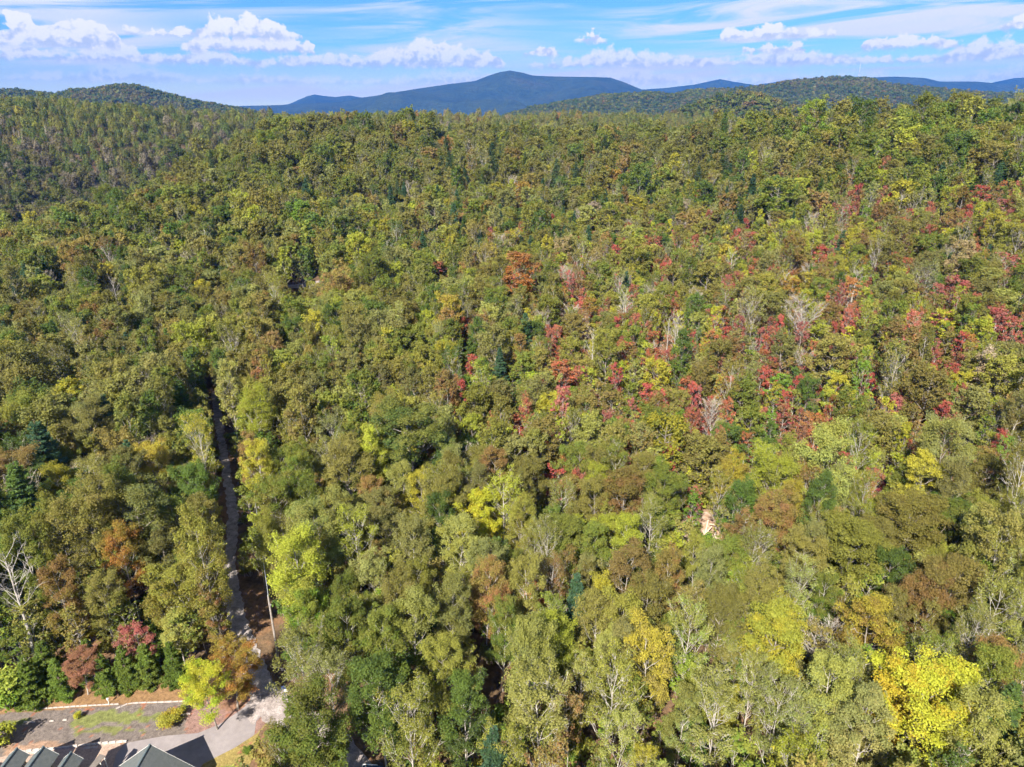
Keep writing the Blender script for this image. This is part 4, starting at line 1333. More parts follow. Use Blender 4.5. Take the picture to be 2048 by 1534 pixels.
def stock_collection(name, meshes):
    col = bpy.data.collections.new(name)
    for i, me in enumerate(meshes):
        o = bpy.data.objects.new(f'{name}_{i:02d}', me)
        col.objects.link(o)
    return col


def instancer(name, col, recs, label, kind='stuff'):
    """recs: list of (x,y,z, index, rz, sx, sz, tint, tint2)"""
    n = len(recs)
    me = bpy.data.meshes.new(name)
    me.from_pydata([r[:3] for r in recs], [], [])

    def attr(nm, ty, arr, key):
        a = me.attributes.new(nm, ty, 'POINT')
        a.data.foreach_set(key, np.asarray(arr).ravel())
    attr('idx', 'INT', np.array([r[3] for r in recs], np.int32), 'value')
    attr('rot', 'FLOAT_VECTOR', np.array([(0, 0, r[4]) for r in recs], np.float32), 'vector')
    attr('scl', 'FLOAT_VECTOR', np.array([(r[5], r[5], r[6]) for r in recs], np.float32), 'vector')
    attr('tint', 'FLOAT_VECTOR', np.array([r[7] for r in recs], np.float32), 'vector')
    attr('tint2', 'FLOAT_VECTOR', np.array([r[8] for r in recs], np.float32), 'vector')
    o = bpy.data.objects.new(name, me)
    root_col.objects.link(o)
    ng = bpy.data.node_groups.new(name, 'GeometryNodeTree')
    ng.interface.new_socket('Geometry', in_out='INPUT', socket_type='NodeSocketGeometry')
    ng.interface.new_socket('Geometry', in_out='OUTPUT', socket_type='NodeSocketGeometry')
    gi = ng.nodes.new('NodeGroupInput'); go = ng.nodes.new('NodeGroupOutput')
    ip = ng.nodes.new('GeometryNodeInstanceOnPoints')
    ci = ng.nodes.new('GeometryNodeCollectionInfo')
    ci.inputs['Collection'].default_value = col
    ci.inputs['Separate Children'].default_value = True
    ci.inputs['Reset Children'].default_value = True

    def na(nm, ty):
        k = ng.nodes.new('GeometryNodeInputNamedAttribute')
        k.data_type = ty
        k.inputs['Name'].default_value = nm
        return k.outputs['Attribute']
    L = ng.links.new
    L(gi.outputs[0], ip.inputs['Points'])
    L(ci.outputs[0], ip.inputs['Instance'])
    ip.inputs['Pick Instance'].default_value = True
    L(na('idx', 'INT'), ip.inputs['Instance Index'])
    L(na('rot', 'FLOAT_VECTOR'), ip.inputs['Rotation'])
    L(na('scl', 'FLOAT_VECTOR'), ip.inputs['Scale'])
    L(ip.outputs[0], go.inputs[0])
    md = o.modifiers.new('scatter', 'NODES')
    md.node_group = ng
    tag(o, label, kind=kind)
    return o


stock = []; stock_id = {}
for k in ('round', 'oval', 'sparse', 'bare', 'small', 'pine', 'snag', 'shrub'):
    for j, me in enumerate(JOINED[k]):
        if (k, j) in MID:
            stock_id[(k, j, 'mid')] = stock_id[(k, j)] = len(stock)
            stock.append(MID[(k, j)][1])
        else:
            stock_id[(k, j)] = len(stock)
            stock.append(joined('tree_stock', *me) if j < FORMS[k][0] else MID[(k, 1 if j == 5 else 3)][1])
lod_id = {}
for k, tt, ll, cnt in (('round', 2600, 0.58, 5), ('oval', 1900, 0.54, 5), ('sparse', 1000, 0.46, 4), ('small', 800, 0.42, 4)):
    for j in range(cnt):
        (d, H, Wd), bark = FINE[k](j, tt, ll)
        lod_id.setdefault(k, []).append(len(stock)); stock.append(joined('tree_stock', d, bark))
far_broad = []
for s in range(4):
    d, H, Wd = make_far(800 + s, n=480, leaf=0.75, H=15.0, Wd=2.9)
    far_broad.append(len(stock)); stock.append(joined('tree_stock', d, M_BARK))
d, H, Wd = make_far(820, n=220, leaf=0.8, H=15.0, Wd=2.4, cone=True)
far_pine = len(stock); stock.append(joined('tree_stock', d, M_BARK_DARK))
stock_col = stock_collection('stock', stock)
recs = []
for i, t in enumerate(TREES):
    if i in single or t['kind'] == 'hedge':
        continue
    if t['d'] > 570:
        ix = far_pine if t['kind'] == 'pine' else far_broad[i % 4]
    elif t['d'] > 230 and t['kind'] in lod_id:
        ix = lod_id[t['kind']][t['pi'] % len(lod_id[t['kind']])]
    elif t['d'] > NEAR_D and (t['kind'], t['pi']) in MID:
        ix = stock_id[(t['kind'], t['pi'], 'mid')]
    else:
        ix = stock_id[(t['kind'], t['pi'])]
    if t['d'] > 330:
        mean = np.array([0.13, 0.135, 0.04]); t['t1'] = t['t1'] * 0.7 + mean * 0.3; t['t2'] = t['t2'] * 0.65 + mean * 0.35
    recs.append((t['x'], t['y'], t['z'], ix, t['rz'], t['s'], t['sz'], t['t1'], t['t2']))
print('trees', len(TREES), 'single', len(single), 'mass', len(recs))
instancer('forest', stock_col, recs, 'mixed autumn forest covering the slopes behind the nearer trees')

# undergrowth: saplings and bushes between the stems
PU = scatter(4.2, 260, seed=9)
PU = np.concatenate([PU[PU[:, 1] > 130], scatter(3.2, 130, seed=16)])
PU = PU[free(PU, 0.72, 0.0)]
ZU = ground(PU[:, 0], PU[:, 1])
u, v, zc = proj(np.stack([PU[:, 0], PU[:, 1], ZU + 2], 1))
ins = (zc > 20) & (u > -150) & (u < 2198) & (v < 1650) & (v > 150)
PU, ZU, u, v = PU[ins], ZU[ins], u[ins], v[ins]
recs = []
for i in range(len(PU)):
    z = zone(u[i] + rz_.normal() * 50, v[i] + rz_.normal() * 30, PU[i, 1])
    hot = z == 'slope'
    if rz_.random() < (0.25 if not hot else 0.10):
        continue
    cn = pick(SMALLCOL['slope'] if hot and rz_.random() < 0.75 else dict(olive=.25, green=.3, yellowgreen=.2, freshgreen=.15, brownolive=.1), rz_)
    t1, t2 = tints(cn, rz_)
    if rz_.random() < (0.34 if hot else 0.2):
        j = int(rz_.integers(3)); s = rz_.uniform(0.5, 0.85)
        recs.append((PU[i, 0], PU[i, 1], ZU[i] - 0.05, stock_id[('small', j, 'mid')], rz_.random() * 6.28, s, s, t1, t2))
    else:
        j = int(rz_.integers(3)); s = rz_.uniform(0.55, 1.35)
        recs.append((PU[i, 0], PU[i, 1], ZU[i] - 0.05, stock_id[('shrub', j, 'mid')], rz_.random() * 6.28, s, s * rz_.uniform(0.7, 1.3), t1, t2))
PM = scatter(7.0, 330, seed=14)
PM = np.concatenate([PM[PM[:, 1] > 150], scatter(4.8, 150, seed=15)])
PM = PM[free(PM, 0.9, 0.0)]
ZM = ground(PM[:, 0], PM[:, 1])
u, v, zc = proj(np.stack([PM[:, 0], PM[:, 1], ZM + 8], 1))
ins = (zc > 20) & (u > -150) & (u < 2198) & (v < 1650) & (v > 150)
for i in np.nonzero(ins)[0]:
    z = zone(u[i] + rz_.normal() * 50, v[i] + rz_.normal() * 30, PM[i, 1])
    cn = pick(dict(olive=.3, green=.25, yellowgreen=.2, freshgreen=.08, brownolive=.17), rz_) if z != 'slope' or rz_.random() < 0.55 else pick(SMALLCOL['slope'], rz_)
    t1, t2 = tints(cn, rz_)
    j = int(rz_.integers(3)); sx_ = rz_.uniform(0.85, 1.3); szz = rz_.uniform(0.9, 1.35)
    if PM[i, 1] < 300 and blocks(PM[i, 0], PM[i, 1], ZM[i], 10 * szz, 2.3 * sx_):
        continue
    recs.append((PM[i, 0], PM[i, 1], ZM[i] - 0.05, lod_id['small'][j] if zc[i] > 150 else stock_id[('small', j, 'mid')], rz_.random() * 6.28, sx_, szz, t1, t2))
print('undergrowth', len(recs))
instancer('undergrowth', stock_col, recs, 'low bushes and saplings between the forest trunks')

# ------------------------------------------------------------------ far hills and mountains
M_HILL = noisy_mat('hill_forest_floor', [(0.3, (0.05, 0.06, 0.025)), (0.6, (0.09, 0.09, 0.035)), (0.8, (0.10, 0.07, 0.04))], 0.02, bstr=0.3, bdist=4.0)


def ridge_fn(crest_px, D, back, front, base, seed, spur):
    """crest_px: (u, v) outline; heights at distance D along the view axis"""
    az = []; hz = []
    for u, v in crest_px:
        d = ray(u, v)
        az.append(d[0] / d[1]); hz.append(CAM[2] + d[2] / d[1] * D)
    az = np.array(az); hz = np.array(hz)
    o = np.argsort(az); az = az[o]; hz = hz[o]

    def fn(x, y):
        a = x / y
        c = np.interp(a, az, hz)
        s = (y - D)
        k = np.where(s < 0, np.clip(1 + s / front, 0, 1), np.clip(1 - s / back, 0, 1))
        k = k ** 1.25
        n = (vnoise(x, y * 0.6, spur, seed) - 0.5) + 0.5 * (vnoise(x, y * 0.6, spur * 0.45, seed + 1) - 0.5) + 0.25 * (vnoise(x, y, spur * 0.2, seed + 2) - 0.5)
        rid = 0.75 * (c - base) * n * (1 - k ** 3) * np.minimum(1, k * 3)
        return base + (c - base) * k + rid
    return fn, (az[0], az[-1])


def ridge_mesh(name, fn, rng_, D, front, back, na, nd, mat, label):
    A = np.linspace(rng_[0], rng_[1], na)
    S = np.concatenate([np.linspace(-front, 0, nd), np.linspace(0, back, nd // 3)[1:]])
    AA, SS = np.meshgrid(A, S)
    Y = D + SS; X = AA * Y
    Z = fn(X.ravel(), Y.ravel())
    v = np.stack([X.ravel(), Y.ravel(), Z], 1)
    idx = np.arange(v.shape[0]).reshape(len(S), na)
    f = np.stack([idx[:-1, :-1], idx[:-1, 1:], idx[1:, 1:], idx[1:, :-1]], -1).reshape(-1, 4)
    o = mesh_obj(name, v, f, [mat], smooth=True)
    tag(o, label, kind='structure')
    return o


far_stock = []
for s in range(3):
    d, H, Wd = make_far(900 + s, n=60, H=14, Wd=5.2, leaf=3.0)
    far_stock.append(joined('tree_stock', d, M_BARK))
far_col = stock_collection('far_stock', far_stock)
HILLCOL = dict(green=.36, olive=.12, darkgreen=.44, brownolive=.05, rust=.02, yellowgreen=.01)


def hill_forest(name, fn, rng_, D, front, back, spacing, label, colw):
    r = np.random.default_rng(len(name) + int(D))
    x0, x1 = rng_[0] * (D + back), rng_[1] * (D + back)
    xs = np.arange(x0, x1, spacing); ys = np.arange(D - front * 0.97, D + back * 0.25, spacing)
    X, Y = np.meshgrid(xs, ys)
    P = np.stack([X.ravel(), Y.ravel()], 1) + r.uniform(-0.45, 0.45, (X.size, 2)) * spacing
    a = P[:, 0] / P[:, 1]
    P = P[(a > max(rng_[0], -0.86)) & (a < min(rng_[1], 0.86))]
    Z = fn(P[:, 0], P[:, 1])
    vis = visible(P, Z + 15, 0.006)
    P, Z = P[vis], Z[vis]
    recs = []
    patch = vnoise(P[:, 0], P[:, 1], 120, 4)
    keys = list(colw)
    for i in range(len(P)):
        cn = pick(colw, r)
        if patch[i] > 0.72 and r.random() < 0.5:
            cn = 'brownolive'
        t1, t2 = tints(cn, r)
        t1, t2 = t1 * 0.72, t2 * 0.72
        s = r.uniform(0.75, 1.25)
        recs.append((P[i, 0], P[i, 1], Z[i] - 1, int(r.integers(3)), r.random() * 6.28, s, s * r.uniform(0.8, 1.15), t1, t2))
    print(name, len(recs))
    return instancer(name, far_col, recs, label)


specs = [
    ('hill', [(-500, 200), (-260, 190), (-60, 195), (0, 186), (30, 180), (60, 182), (110, 188), (150, 178), (190, 178), (240, 170), (270, 171), (320, 184), (370, 196), (420, 206), (470, 214), (520, 224), (580, 234), (640, 242), (700, 250)], 2200, 860, 600, -45, 3, 210, 8.5,
     'wooded hill rising over the far end of the valley', 'dark green forest on the hill at the far end of the valley'),
    ('hill', [(900, 246), (1000, 234), (1060, 214), (1120, 203), (1200, 190), (1260, 186), (1310, 184), (1340, 188), (1380, 180), (1460, 176), (1530, 170), (1580, 160), (1640, 155), (1700, 151), (1740, 155), (1780, 166), (1840, 172), (1900, 178), (1960, 183), (2048, 186), (2200, 182), (2500, 200)], 2700, 1100, 700, -45, 7, 250, 9.0,
     'long wooded hill with a mast behind the slope', 'olive green forest on the long hill with the mast'),
]
for nm, cpx, D, front, back, base, seed, spur, spc, lab, lab2 in specs:
    fn, rg = ridge_fn([(u, v + 16 * FPX / D * 0.8) for u, v in cpx], D, back, front, base, seed, spur)
    ridge_mesh(nm, fn, rg, D, front, back, 260, 60, M_HILL, lab)
    hill_forest('hillside_forest', fn, rg, D, front, back, spc, lab2, HILLCOL)
# nearer knoll in front of the long hill
fn, rg = ridge_fn([(1280, 250), (1340, 238), (1400, 214), (1450, 200), (1490, 196), (1530, 204), (1580, 222), (1640, 240), (1700, 252)], 1300, 300, 330, -45, 12, 160)
ridge_mesh('hill', fn, rg, 1300, 330, 300, 120, 40, M_HILL, 'low wooded knoll in front of the long hill')
hill_forest('hillside_forest', fn, rg, 1300, 330, 300, 8.0, 'green forest on the low knoll before the long hill', HILLCOL)

M_MTN = noisy_mat('mountain_forest', [(0.3, (0.016, 0.028, 0.016)), (0.55, (0.028, 0.042, 0.02)), (0.8, (0.045, 0.046, 0.024))], 0.004, bstr=0.8, bdist=25.0)
mtn = [
    ([(420, 222), (480, 212), (560, 210), (600, 207), (680, 204), (720, 196), (760, 190), (830, 178), (900, 168), (950, 162), (975, 152), (1000, 144), (1020, 141), (1045, 145), (1065, 151), (1110, 153), (1190, 154), (1220, 155), (1250, 165), (1290, 182), (1340, 200), (1420, 215), (1500, 222)], 7500, 2400, 1500, 21, 800, 'broad blue mountain with a rounded peak on the horizon'),
    ([(560, 215), (590, 203), (615, 192), (630, 189), (650, 192), (670, 194), (700, 191), (740, 198), (800, 212)], 9300, 1300, 700, 33, 900, 'small distant blue peak beside the broad mountain'),
    ([(1200, 200), (1270, 180), (1330, 176), (1390, 169), (1440, 158), (1470, 164), (1510, 170), (1545, 165), (1580, 159), (1640, 163), (1720, 180)], 9200, 1300, 700, 41, 900, 'distant blue ridge with a pointed summit'),
    ([(1600, 190), (1680, 168), (1740, 155), (1790, 153), (1850, 156), (1880, 163), (1950, 163), (2000, 167), (2048, 168), (2150, 164), (2300, 172), (2500, 190)], 8000, 2000, 1200, 51, 650, 'flat-topped blue ridge behind the long hill'),
    ([(1930, 180), (1990, 164), (2030, 156), (2080, 154), (2200, 160), (2400, 175)], 9600, 900, 400, 61, 800, 'faint blue summit at the edge of the view'),
]
for cpx, D, front, back, seed, spur, lab in mtn:
    fn, rg = ridge_fn(cpx, D, back, front, -45, seed, spur)
    ridge_mesh('mountain', fn, rg, D, front, back, 260, 48, M_MTN, lab)

# ------------------------------------------------------------------ house
def plain(name, col, rough=0.7, spec=0.3, nscale=4.0, amt=0.25):
    m, N = new_mat(name)
    t = N.n('ShaderNodeTexCoord')
    g = N.noise(t.outputs['Object'], nscale, 5, 0.65)
    c = N.mix(1.0, col, N.ramp(g, [(0.25, 1 - amt), (0.75, 1 + amt)]), 'MULTIPLY')
    principled(N, c, rough, spec, bump(N, g, 0.25, 0.02))
    return m


m, N = new_mat('roof_shingle')
t = N.n('ShaderNodeTexCoord')
bt = N.n('ShaderNodeTexBrick')
N.nt.links.new(t.outputs['UV'], bt.inputs['Vector'])
g = N.noise(t.outputs['Object'], 3.0, 5, 0.6)
g2 = N.noise(t.outputs['Object'], 30.0, 2, 0.6)
c = N.mix(1.0, N.ramp(g, [(0.3, (0.09, 0.10, 0.10)), (0.7, (0.125, 0.135, 0.134))]), N.ramp(g2, [(0.3, 0.8), (0.7, 1.2)]), 'MULTIPLY')
principled(N, c, 0.85, 0.2, bump(N, g2, 0.4, 0.02))
M_ROOF = m
M_WALL = plain('pale_siding', (0.42, 0.38, 0.33))
M_TRIM = plain('white_trim', (0.72, 0.70, 0.67), 0.5)
M_GLASS = plain('window_glass', (0.03, 0.04, 0.05), 0.08, 0.6, amt=0.05)
M_RIDGE = plain('ridge_cap', (0.10, 0.13, 0.14), 0.8)

house = empty('house', (-45, 48, 0))
tag(house, 'house with grey-green shingled gables at the bottom edge beside the drive', 'house')


def hl(o):
    o.parent = house
    o.matrix_parent_inverse.identity()
    o.location = (45, -48, 0)
    return o


EY = 52.35
mb = MB(); mb.box(-66, -42.6, 38.6, EY - 0.5, -0.5, 4.0); hl(mb.build('wall', M_WALL))
mb = MB()
mb.slab([(-66.6, EY, 4.05), (-42.2, EY, 4.05), (-42.2, 45.4, 8.6), (-66.6, 45.4, 8.6)], -0.16)
mb.slab([(-66.6, 45.4, 8.6), (-42.2, 45.4, 8.6), (-42.2, 38.2, 4.05), (-66.6, 38.2, 4.05)], -0.16)
hl(mb.build('roof', M_ROOF))


def gable_wing(u, v, zt, half, drop, y_front_in, y_back, nm):
    """gabled projection with its ridge running away from the camera; apex seen at (u, v)"""
    A = at(u, v, zt)
    x, y = A[0], A[1]
    zl = zt - drop
    rf = MB()
    for s in (-1, 1):
        q = [(x, y, zt), (x + s * half, y, zl), (x + s * half, y_back, zl), (x, y_back, zt)]
        if s > 0:
            q = [q[0], q[3], q[2], q[1]]
        rf.slab(q, 0.14)
    ro = hl(rf.build(nm + '_roof', M_ROOF))
    cp = MB(); cp.tube([(x, y + 0.03, zt + 0.02), (x, y_back, zt + 0.02)], 0.10, 6)
    c_ = cp.build('ridge_cap', M_RIDGE, ro)
    tr = MB()
    for s in (-1, 1):
        a = np.array([x, y + 0.04, zt - 0.10]); b = np.array([x + s * half, y + 0.04, zl - 0.10])
        tr.slab([a + [0, 0, 0.1], b + [0, 0, 0.1], b - [0, 0, 0.12], a - [0, 0, 0.12]], 0.05)
    tr.build('bargeboard', M_TRIM, ro)
    w = half - 0.28
    wl = MB()
    yf = y - y_front_in
    zz = zt - 0.22 - drop * 0.28 / half * 0
    wl.add([(x - w, yf, -0.5), (x + w, yf, -0.5), (x + w, yf, zl + 0.05), (x, yf, zt - 0.2), (x - w, yf, zl + 0.05),
            (x - w, y_back, -0.5), (x + w, y_back, -0.5), (x + w, y_back, zl + 0.05), (x, y_back, zt - 0.2), (x - w, y_back, zl + 0.05)],
           [(0, 4, 3, 2, 1), (5, 6, 7, 8, 9), (0, 1, 6, 5), (1, 2, 7, 6), (2, 3, 8, 7), (3, 4, 9, 8), (4, 0, 5, 9)])
    wo_ = hl(wl.build(nm + '_wall', M_WALL))
    wn = MB(); ww = min(0.55, w * 0.6)
    wn.box(x - ww, x + ww, yf + 0.02, yf + 0.06, zl - 1.6, zl - 0.35)
    fr = wn.build('window', M_TRIM, wo_)
    pn = MB(); pn.box(x - ww + 0.08, x + ww - 0.08, yf + 0.05, yf + 0.075, zl - 1.52, zl - 0.43)
    p_ = pn.build('window_pane', M_GLASS, wo_)
    return A


gable_wing(34, 1496, 5.0, 1.15, 1.0, 0.45, 49.5, 'dormer')
gable_wing(87, 1493, 5.0, 1.42, 1.2, 0.45, 49.5, 'dormer')
gable_wing(142, 1504, 5.0, 1.12, 1.0, 0.45, 49.5, 'dormer')
gable_wing(300, 1489, 5.4, 4.6, 4.0 * 0.93, 0.5, 40.0, 'garage')
# low porch roof between the dormers and the garage
a, b, c, d = at(178, 1534, 3.2), at(199, 1508, 3.2), at(211, 1511, 3.0), at(190, 1536, 3.0)
mb = MB(); mb.slab([a, d, c, b], 0.10)
pr = hl(mb.build('porch_roof', plain('brown_shingle', (0.17, 0.145, 0.13), 0.8)))
for p in (b, c):
    mb = MB(); mb.tube([(p[0], p[1] - 0.25, -0.2), (p[0], p[1] - 0.25, p[2] - 0.12)], 0.07, 8)
    mb.build('porch_post', M_TRIM, pr)

# low stone edgings of the terraces
M_STONE = noisy_mat('pale_stone', [(0.3, (0.30, 0.26, 0.24)), (0.7, (0.55, 0.50, 0.47))], 3.0, bstr=0.4, bdist=0.03)


def edging(pxs, label, size=0.14, gap=1.0, hgt=0.10, skip=0.0, cat='stone edging'):
    P = np.array([at(u, v, 0.3)[:2] for u, v in pxs])
    C = spline(P, 0.3)
    e = empty('stone_edging', (C[0, 0], C[0, 1], g1(*C[0])))
    tag(e, label, cat, 'stone edgings of the mulch bank')
    L = np.concatenate([[0], np.cumsum(np.linalg.norm(np.diff(C, axis=0), axis=1))])
    s = 0.0
    r = np.random.default_rng(int(pxs[0][0] + pxs[0][1]))
    while s < L[-1]:
        ln = r.uniform(0.5, 1.0)
        if r.random() >= skip:
            m0 = s + ln / 2
            x = np.interp(m0, L, C[:, 0]); y = np.interp(m0, L, C[:, 1])
            x2 = np.interp(m0 + 0.1, L, C[:, 0]); y2 = np.interp(m0 + 0.1, L, C[:, 1])
            mb = MB()
            w = size * r.uniform(0.8, 1.2) / 2; h = hgt * r.uniform(0.8, 1.25); l = ln / 2 - 0.02
            tp = 0.8
            mb.add([(-l, -w, -0.15), (l, -w, -0.15), (l, w, -0.15), (-l, w, -0.15), (-l * .94, -w * tp, h), (l * .95, -w * tp, h * 0.95), (l * .93, w * tp, h), (-l * .95, w * tp, h * 0.97)],
                   [(0, 3, 2, 1), (4, 5, 6, 7), (0, 1, 5, 4), (1, 2, 6, 5), (2, 3, 7, 6), (3, 0, 4, 7)])
            o = mb.build('stone', M_STONE, e)
            o.location = (x - C[0, 0], y - C[0, 1], g1(x, y) - g1(*C[0]) + 0.06)
            o.rotation_euler = (0, 0, atan2(y2 - y, x2 - x))
        s += ln * gap
    return e


edging([(42, 1425), (90, 1421), (145, 1417), (190, 1414), (235, 1411)], 'long pale stone edging at the foot of the clipped conifers')
edging([(232, 1420), (246, 1414), (262, 1409), (310, 1406), (345, 1404), (374, 1402)], 'pale stone edging from the kink towards the lime tree')
edging([(48, 1447), (75, 1446), (108, 1444), (132, 1442)], 'broken pale stone edging low on the mulch bank', 0.16, skip=0.45)
edging([(345, 1428), (360, 1427), (378, 1426)], 'short pale stone edging beside the golden shrub', 0.16)
edging([(30, 1507), (70, 1500), (130, 1494), (180, 1488), (222, 1483), (248, 1480)], 'rough pale stone edging between paving and mulch bank', 0.26, hgt=0.2)
edging([(60, 1505), (100, 1500), (140, 1497), (200, 1491)], 'second rough stone edging beside the paving', 0.2, skip=0.35)

# small white path lamp on the turf
P = at(218, 1407, 0.6); gz_ = g1(P[0], P[1])
lamp = empty('path_lamp', (P[0], P[1], gz_)); tag(lamp, 'small white path lamp on the brown turf', 'lamp')
MB().tube([(0, 0, 0), (0, 0, 0.75)], 0.05, 8).build('post', M_TRIM, lamp)
MB().tube([(0, 0, 0.75), (0, 0, 0.8), (0, 0, 0.95), (0, 0, 1.02)], [0.06, 0.14, 0.14, 0.03], 8).build('lamp_head', M_TRIM, lamp)

# ------------------------------------------------------------------ utility poles and wire
M_WOOD = noisy_mat('weathered_pole', [(0.3, (0.20, 0.17, 0.15)), (0.7, (0.36, 0.32, 0.29))], 2.0, bstr=0.3)
M_STEEL = plain('grey_metal', (0.35, 0.36, 0.38), 0.45, 0.5)


def pole(x, y, H, label):
    z = g1(x, y)
    e = empty('utility_pole', (x, y, z)); tag(e, label, 'utility pole', 'utility poles along the lane')
    MB().tube([(0, 0, -1), (0, 0, H * 0.5), (0, 0, H)], [0.17, 0.145, 0.115], 10).build('shaft', M_WOOD, e)
    MB().tube([(0, 0, H), (0, 0, H + 0.12), (0, 0, H + 0.26)], [0.05, 0.07, 0.03], 8).build('insulator', M_STEEL, e)
    MB().tube([(0.16, 0, H - 1.6), (0.16, 0, H - 1.45), (0.16, 0, H - 1.3)], [0.04, 0.06, 0.04], 6).build('bracket', M_STEEL, e)
    return np.array([x, y, z + H])


p0 = at(556, 1312, 0.6)
t0 = pole(p0[0], p0[1], 10.2, 'weathered utility pole rising from brush beside the lane')
t1 = pole(-52.5, 121.0, 10.0, 'second utility pole among trees farther up the lane')
for k, (dz, nm) in enumerate([(0.2, 'upper'), (-1.4, 'lower')]):
    q = []
    for s in np.linspace(0, 1, 24):
        p = t0 * (1 - s) + t1 * s
        q.append((p[0], p[1], p[2] + dz - 1.1 * 4 * s * (1 - s)))
    w = MB().tube(q, 0.022, 5).build('wire', M_STEEL)
    tag(w, f'{nm} sagging wire between the two utility poles', 'wire', 'utility wires')

# ------------------------------------------------------------------ roadside marker at the junction
M_DARKBLUE = plain('dark_blue_paint', (0.03, 0.05, 0.14), 0.5)
M_WHITE = plain('white_paint', (0.78, 0.78, 0.78), 0.5)
P = at(569, 1389, 0.2); e = empty('marker_post', (P[0], P[1], g1(P[0], P[1])), 0.3)
tag(e, 'small blue and white marker post where lane and drive meet', 'marker post')
MB().box(-0.06, 0.06, -0.06, 0.06, -0.2, 1.15).build('post', M_DARKBLUE, e)
MB().box(0.0, 0.42, -0.1, -0.065, 0.62, 1.1).build('white_plate', M_WHITE, e)
MB().box(-0.3, 0.3, -0.14, 0.2, 1.16, 1.42).build('top_box', M_DARKBLUE, e)

# white-framed blue sheet at the bottom edge
P = at(726, 1526, 1.6); e = empty('tarp_shelter', (P[0], P[1], g1(P[0], P[1])), -0.05)
tag(e, 'white-framed shelter with dark blue sheet among trees at the bottom edge', 'shelter')
zt = 2.0
MB().slab([(0.05, -0.05, zt - 0.06), (-0.1, -3.2, zt - 0.06), (2.2, -3.2, zt - 0.06), (2.3, -0.05, zt - 0.06)][::-1], 0.03).build('blue_sheet', plain('blue_sheet', (0.03, 0.06, 0.13), 0.4), e)
MB().tube([(0, 0, zt), (1.6, 0.0, zt)], 0.05, 6).build('rail', M_WHITE, e)
MB().tube([(0, 0, zt), (-0.15, -3.2, zt)], 0.05, 6).build('rail', M_WHITE, e)
for (x, y) in ((0, 0), (1.6, 0), (-0.15, -3.2)):
    MB().tube([(x, y, -0.5), (x, y, zt - 0.05)], 0.05, 6).build('post', M_WHITE, e)
MB().tube([(0.3, 0, zt), (0.5, -0.8, zt + 0.12), (1.0, -1.7, zt + 0.1)], 0.03, 5).build('rope', M_WHITE, e)

# half-hidden hut with blue roof and pale rubble in the lower woods
P = at(1478, 1040, 5.0); gx, gy = P[0], P[1]
hut = empty('hut', (gx, gy, g1(gx, gy)), 0.25); tag(hut, 'hut with blue metal roof half hidden by trees', 'hut')
M_BLUE = plain('blue_metal_roof', (0.05, 0.075, 0.13), 0.6, 0.3)
MB().box(-3, 3, -2.2, 2.2, -0.8, 3.0).build('wall', M_WALL, hut)
mb = MB(); mb.slab([(-3.4, -2.7, 2.9), (3.4, -2.7, 2.9), (3.4, 0, 4.4), (-3.4, 0, 4.4)], -0.08); mb.slab([(-3.4, 0, 4.4), (3.4, 0, 4.4), (3.4, 2.7, 2.9), (-3.4, 2.7, 2.9)], -0.08)
mb.build('roof', M_BLUE, hut)
MB().box(-0.5, 0.5, -2.26, -2.21, -0.3, 1.9).build('door', M_DARKBLUE, hut)
MB().box(1.2, 2.2, -2.26, -2.21, 0.8, 1.8).build('window', M_GLASS, hut)
r = np.random.default_rng(4)
M_PLANK = plain('pale_timber', (0.55, 0.43, 0.34), 0.8)
RUB = pxpoly([(1385, 1085), (1392, 1015), (1440, 1010), (1470, 1055), (1450, 1085)], 4.0)
v0 = np.array(RUB); cxr, cyr = v0[:, 0].mean(), v0[:, 1].mean()
bank = []
xs = np.linspace(v0[:, 0].min() - 1.5, v0[:, 0].max() + 1.5, 26); ys = np.linspace(v0[:, 1].min() - 1.5, v0[:, 1].max() + 1.5, 26)
vv_, ff_ = grid_mesh(xs, ys, lambda a, b: ground(a, b) + 0.9 * np.clip(1.1 - ((a - cxr) / (np.ptp(xs) / 2)) ** 2 - ((b - cyr) / (np.ptp(ys) / 2)) ** 2, -0.3, 1) + 0.5 * vnoise(a, b, 1.3, 2) - 0.1)
o = mesh_obj('earth_bank', vv_, ff_, [noisy_mat('pinkish_earth', [(0.25, (0.20, 0.11, 0.06)), (0.5, (0.36, 0.24, 0.17)), (0.75, (0.55, 0.46, 0.40))], 0.9)], smooth=True)
tag(o, 'pale pinkish bank of bare earth beside the blue-roofed hut', kind='structure')
pile = empty('timber_pile', (cxr, cyr, g1(cxr, cyr))); tag(pile, 'loose pile of pale boards on the bare bank beside the hut', 'timber pile')
for k in range(12):
    L_ = r.uniform(1.6, 3.6)
    o = MB().box(-L_ / 2, L_ / 2, -0.09, 0.09, -0.03, 0.05).build('board', M_PLANK, pile)
    o.location = (r.normal() * 1.6 - 0.6, r.normal() * 1.2 - 1.2, 1.35 + 0.09 * k)
    o.rotation_euler = (r.normal() * 0.12, r.normal() * 0.12, r.uniform(0, pi))
M_ROCK = noisy_mat('whitish_rock', [(0.3, (0.5, 0.48, 0.46)), (0.7, (0.72, 0.70, 0.69))], 2.0, mott=0.3)
WHERE = ['lowest on', 'highest on', 'near the hut on', 'near the boards on', 'in the middle of', 'at the near edge of', 'at the far edge of']
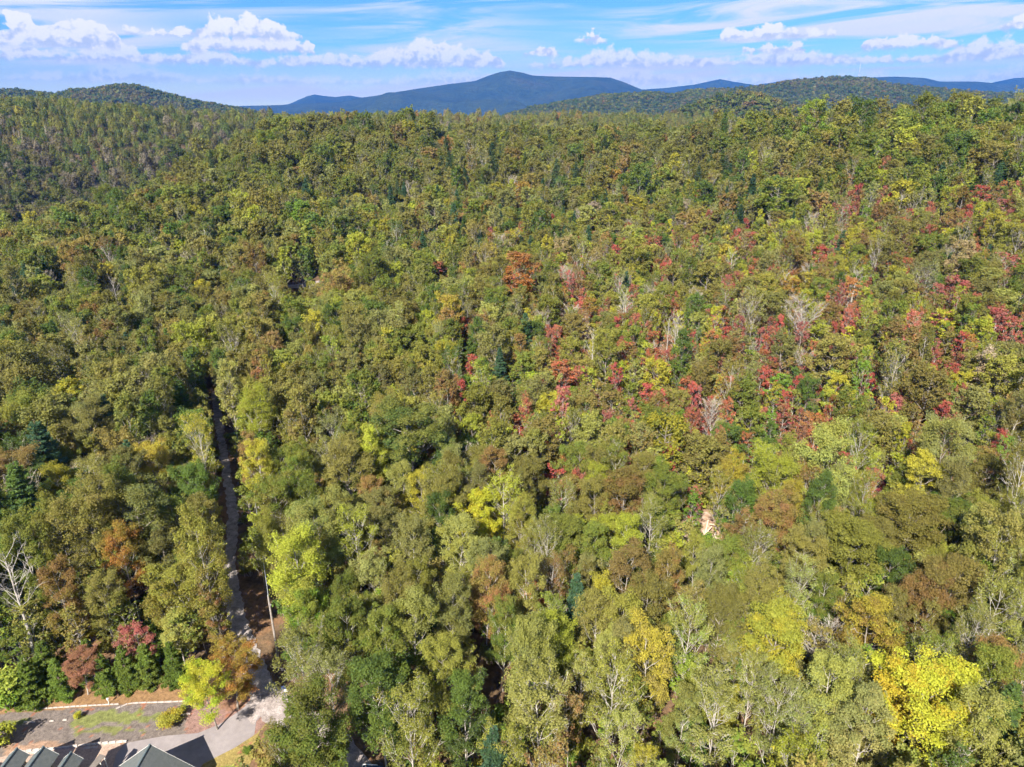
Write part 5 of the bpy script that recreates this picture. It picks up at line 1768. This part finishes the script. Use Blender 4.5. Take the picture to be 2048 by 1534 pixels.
for k in range(7):
    s = r.uniform(0.35, 0.8)
    q = r.normal(size=(14, 3)); q /= np.linalg.norm(q, axis=1)[:, None]
    import bmesh
    bm = bmesh.new()
    for p in q: bm.verts.new(p * s * r.uniform(0.75, 1.1) * np.array([1.2, 1, 0.6]))
    bmesh.ops.convex_hull(bm, input=bm.verts)
    me = bpy.data.meshes.new('boulder'); bm.to_mesh(me); bm.free(); me.materials.append(M_ROCK)
    o = bpy.data.objects.new('boulder', me); root_col.objects.link(o)
    x = cxr + r.uniform(-2.8, 2.8); y = cyr + r.uniform(-3.5, 3.0)
    o.location = (x, y, g1(x, y) + 0.95)
    tag(o, f'whitish boulder {WHERE[k]} the pale bank beside the hut', 'boulder', 'boulders on the pale bank')

# far white house on the ridge, radio mast on the long hill
P = FARHOUSE
fh = empty('house', (P[0], P[1], g1(P[0], P[1])), 0.35); tag(fh, 'tiny distant house with greyish roof on the wooded ridge', 'house')
MB().box(-4.5, 4.5, -3, 3, -2, 9.0).build('wall', plain('far_siding', (0.34, 0.32, 0.31)), fh)
mb = MB(); mb.slab([(-4.9, -3.4, 8.9), (4.9, -3.4, 8.9), (4.9, 0, 12.0), (-4.9, 0, 12.0)], -0.1); mb.slab([(-4.9, 0, 12.0), (4.9, 0, 12.0), (4.9, 3.4, 8.9), (-4.9, 3.4, 8.9)], -0.1)
mb.build('roof', plain('mauve_roof', (0.36, 0.32, 0.36)), fh)
for x in (-2.5, 0.2, 2.6):
    MB().box(x - 0.5, x + 0.5, -3.05, -3.0, 6.4, 8.0).build('window', M_GLASS, fh)
d = ray(1717, 153); d = d / d[1]
P = CAM + d * 2700
mast = empty('radio_mast', (P[0], P[1], P[2] - 10)); tag(mast, 'thin lattice radio mast on top of the long hill', 'radio mast')
Hm = 10 + 40
for k in range(3):
    a = k * 2.094
    MB().tube([(0.9 * cos(a), 0.9 * sin(a), -5), (0.35 * cos(a), 0.35 * sin(a), Hm)], 0.16, 4).build('leg', M_STEEL, mast)
mb = MB()
for z in np.arange(0, Hm, 2.0):
    rr = 0.9 - 0.55 * z / Hm
    for k in range(3):
        a = k * 2.094; b = a + 2.094
        mb.tube([(rr * cos(a), rr * sin(a), z), (rr * cos(b), rr * sin(b), z + 1.8)], 0.06, 3)
o = mb.build('bracing', M_STEEL, mast)
MB().tube([(0, 0, Hm), (0, 0, Hm + 6)], 0.12, 5).build('antenna', M_STEEL, mast)

# ------------------------------------------------------------------ haze: the air over the whole valley
m, N = new_mat('valley_air')
pv = N.n('ShaderNodeVolumePrincipled')
pv.inputs['Color'].default_value = (0.026, 0.20, 0.80, 1)
pv.inputs['Density'].default_value = 6.8e-5
pv.inputs['Anisotropy'].default_value = 0.0
o_ = N.n('ShaderNodeOutputMaterial')
N.nt.links.new(pv.outputs[0], o_.inputs['Volume'])
mb = MB(); mb.box(-10500, 10500, -2500, 10300, -120, 560)
hz = mb.build('haze', m)
tag(hz, 'thin blue haze over the valley and mountains', kind='stuff')
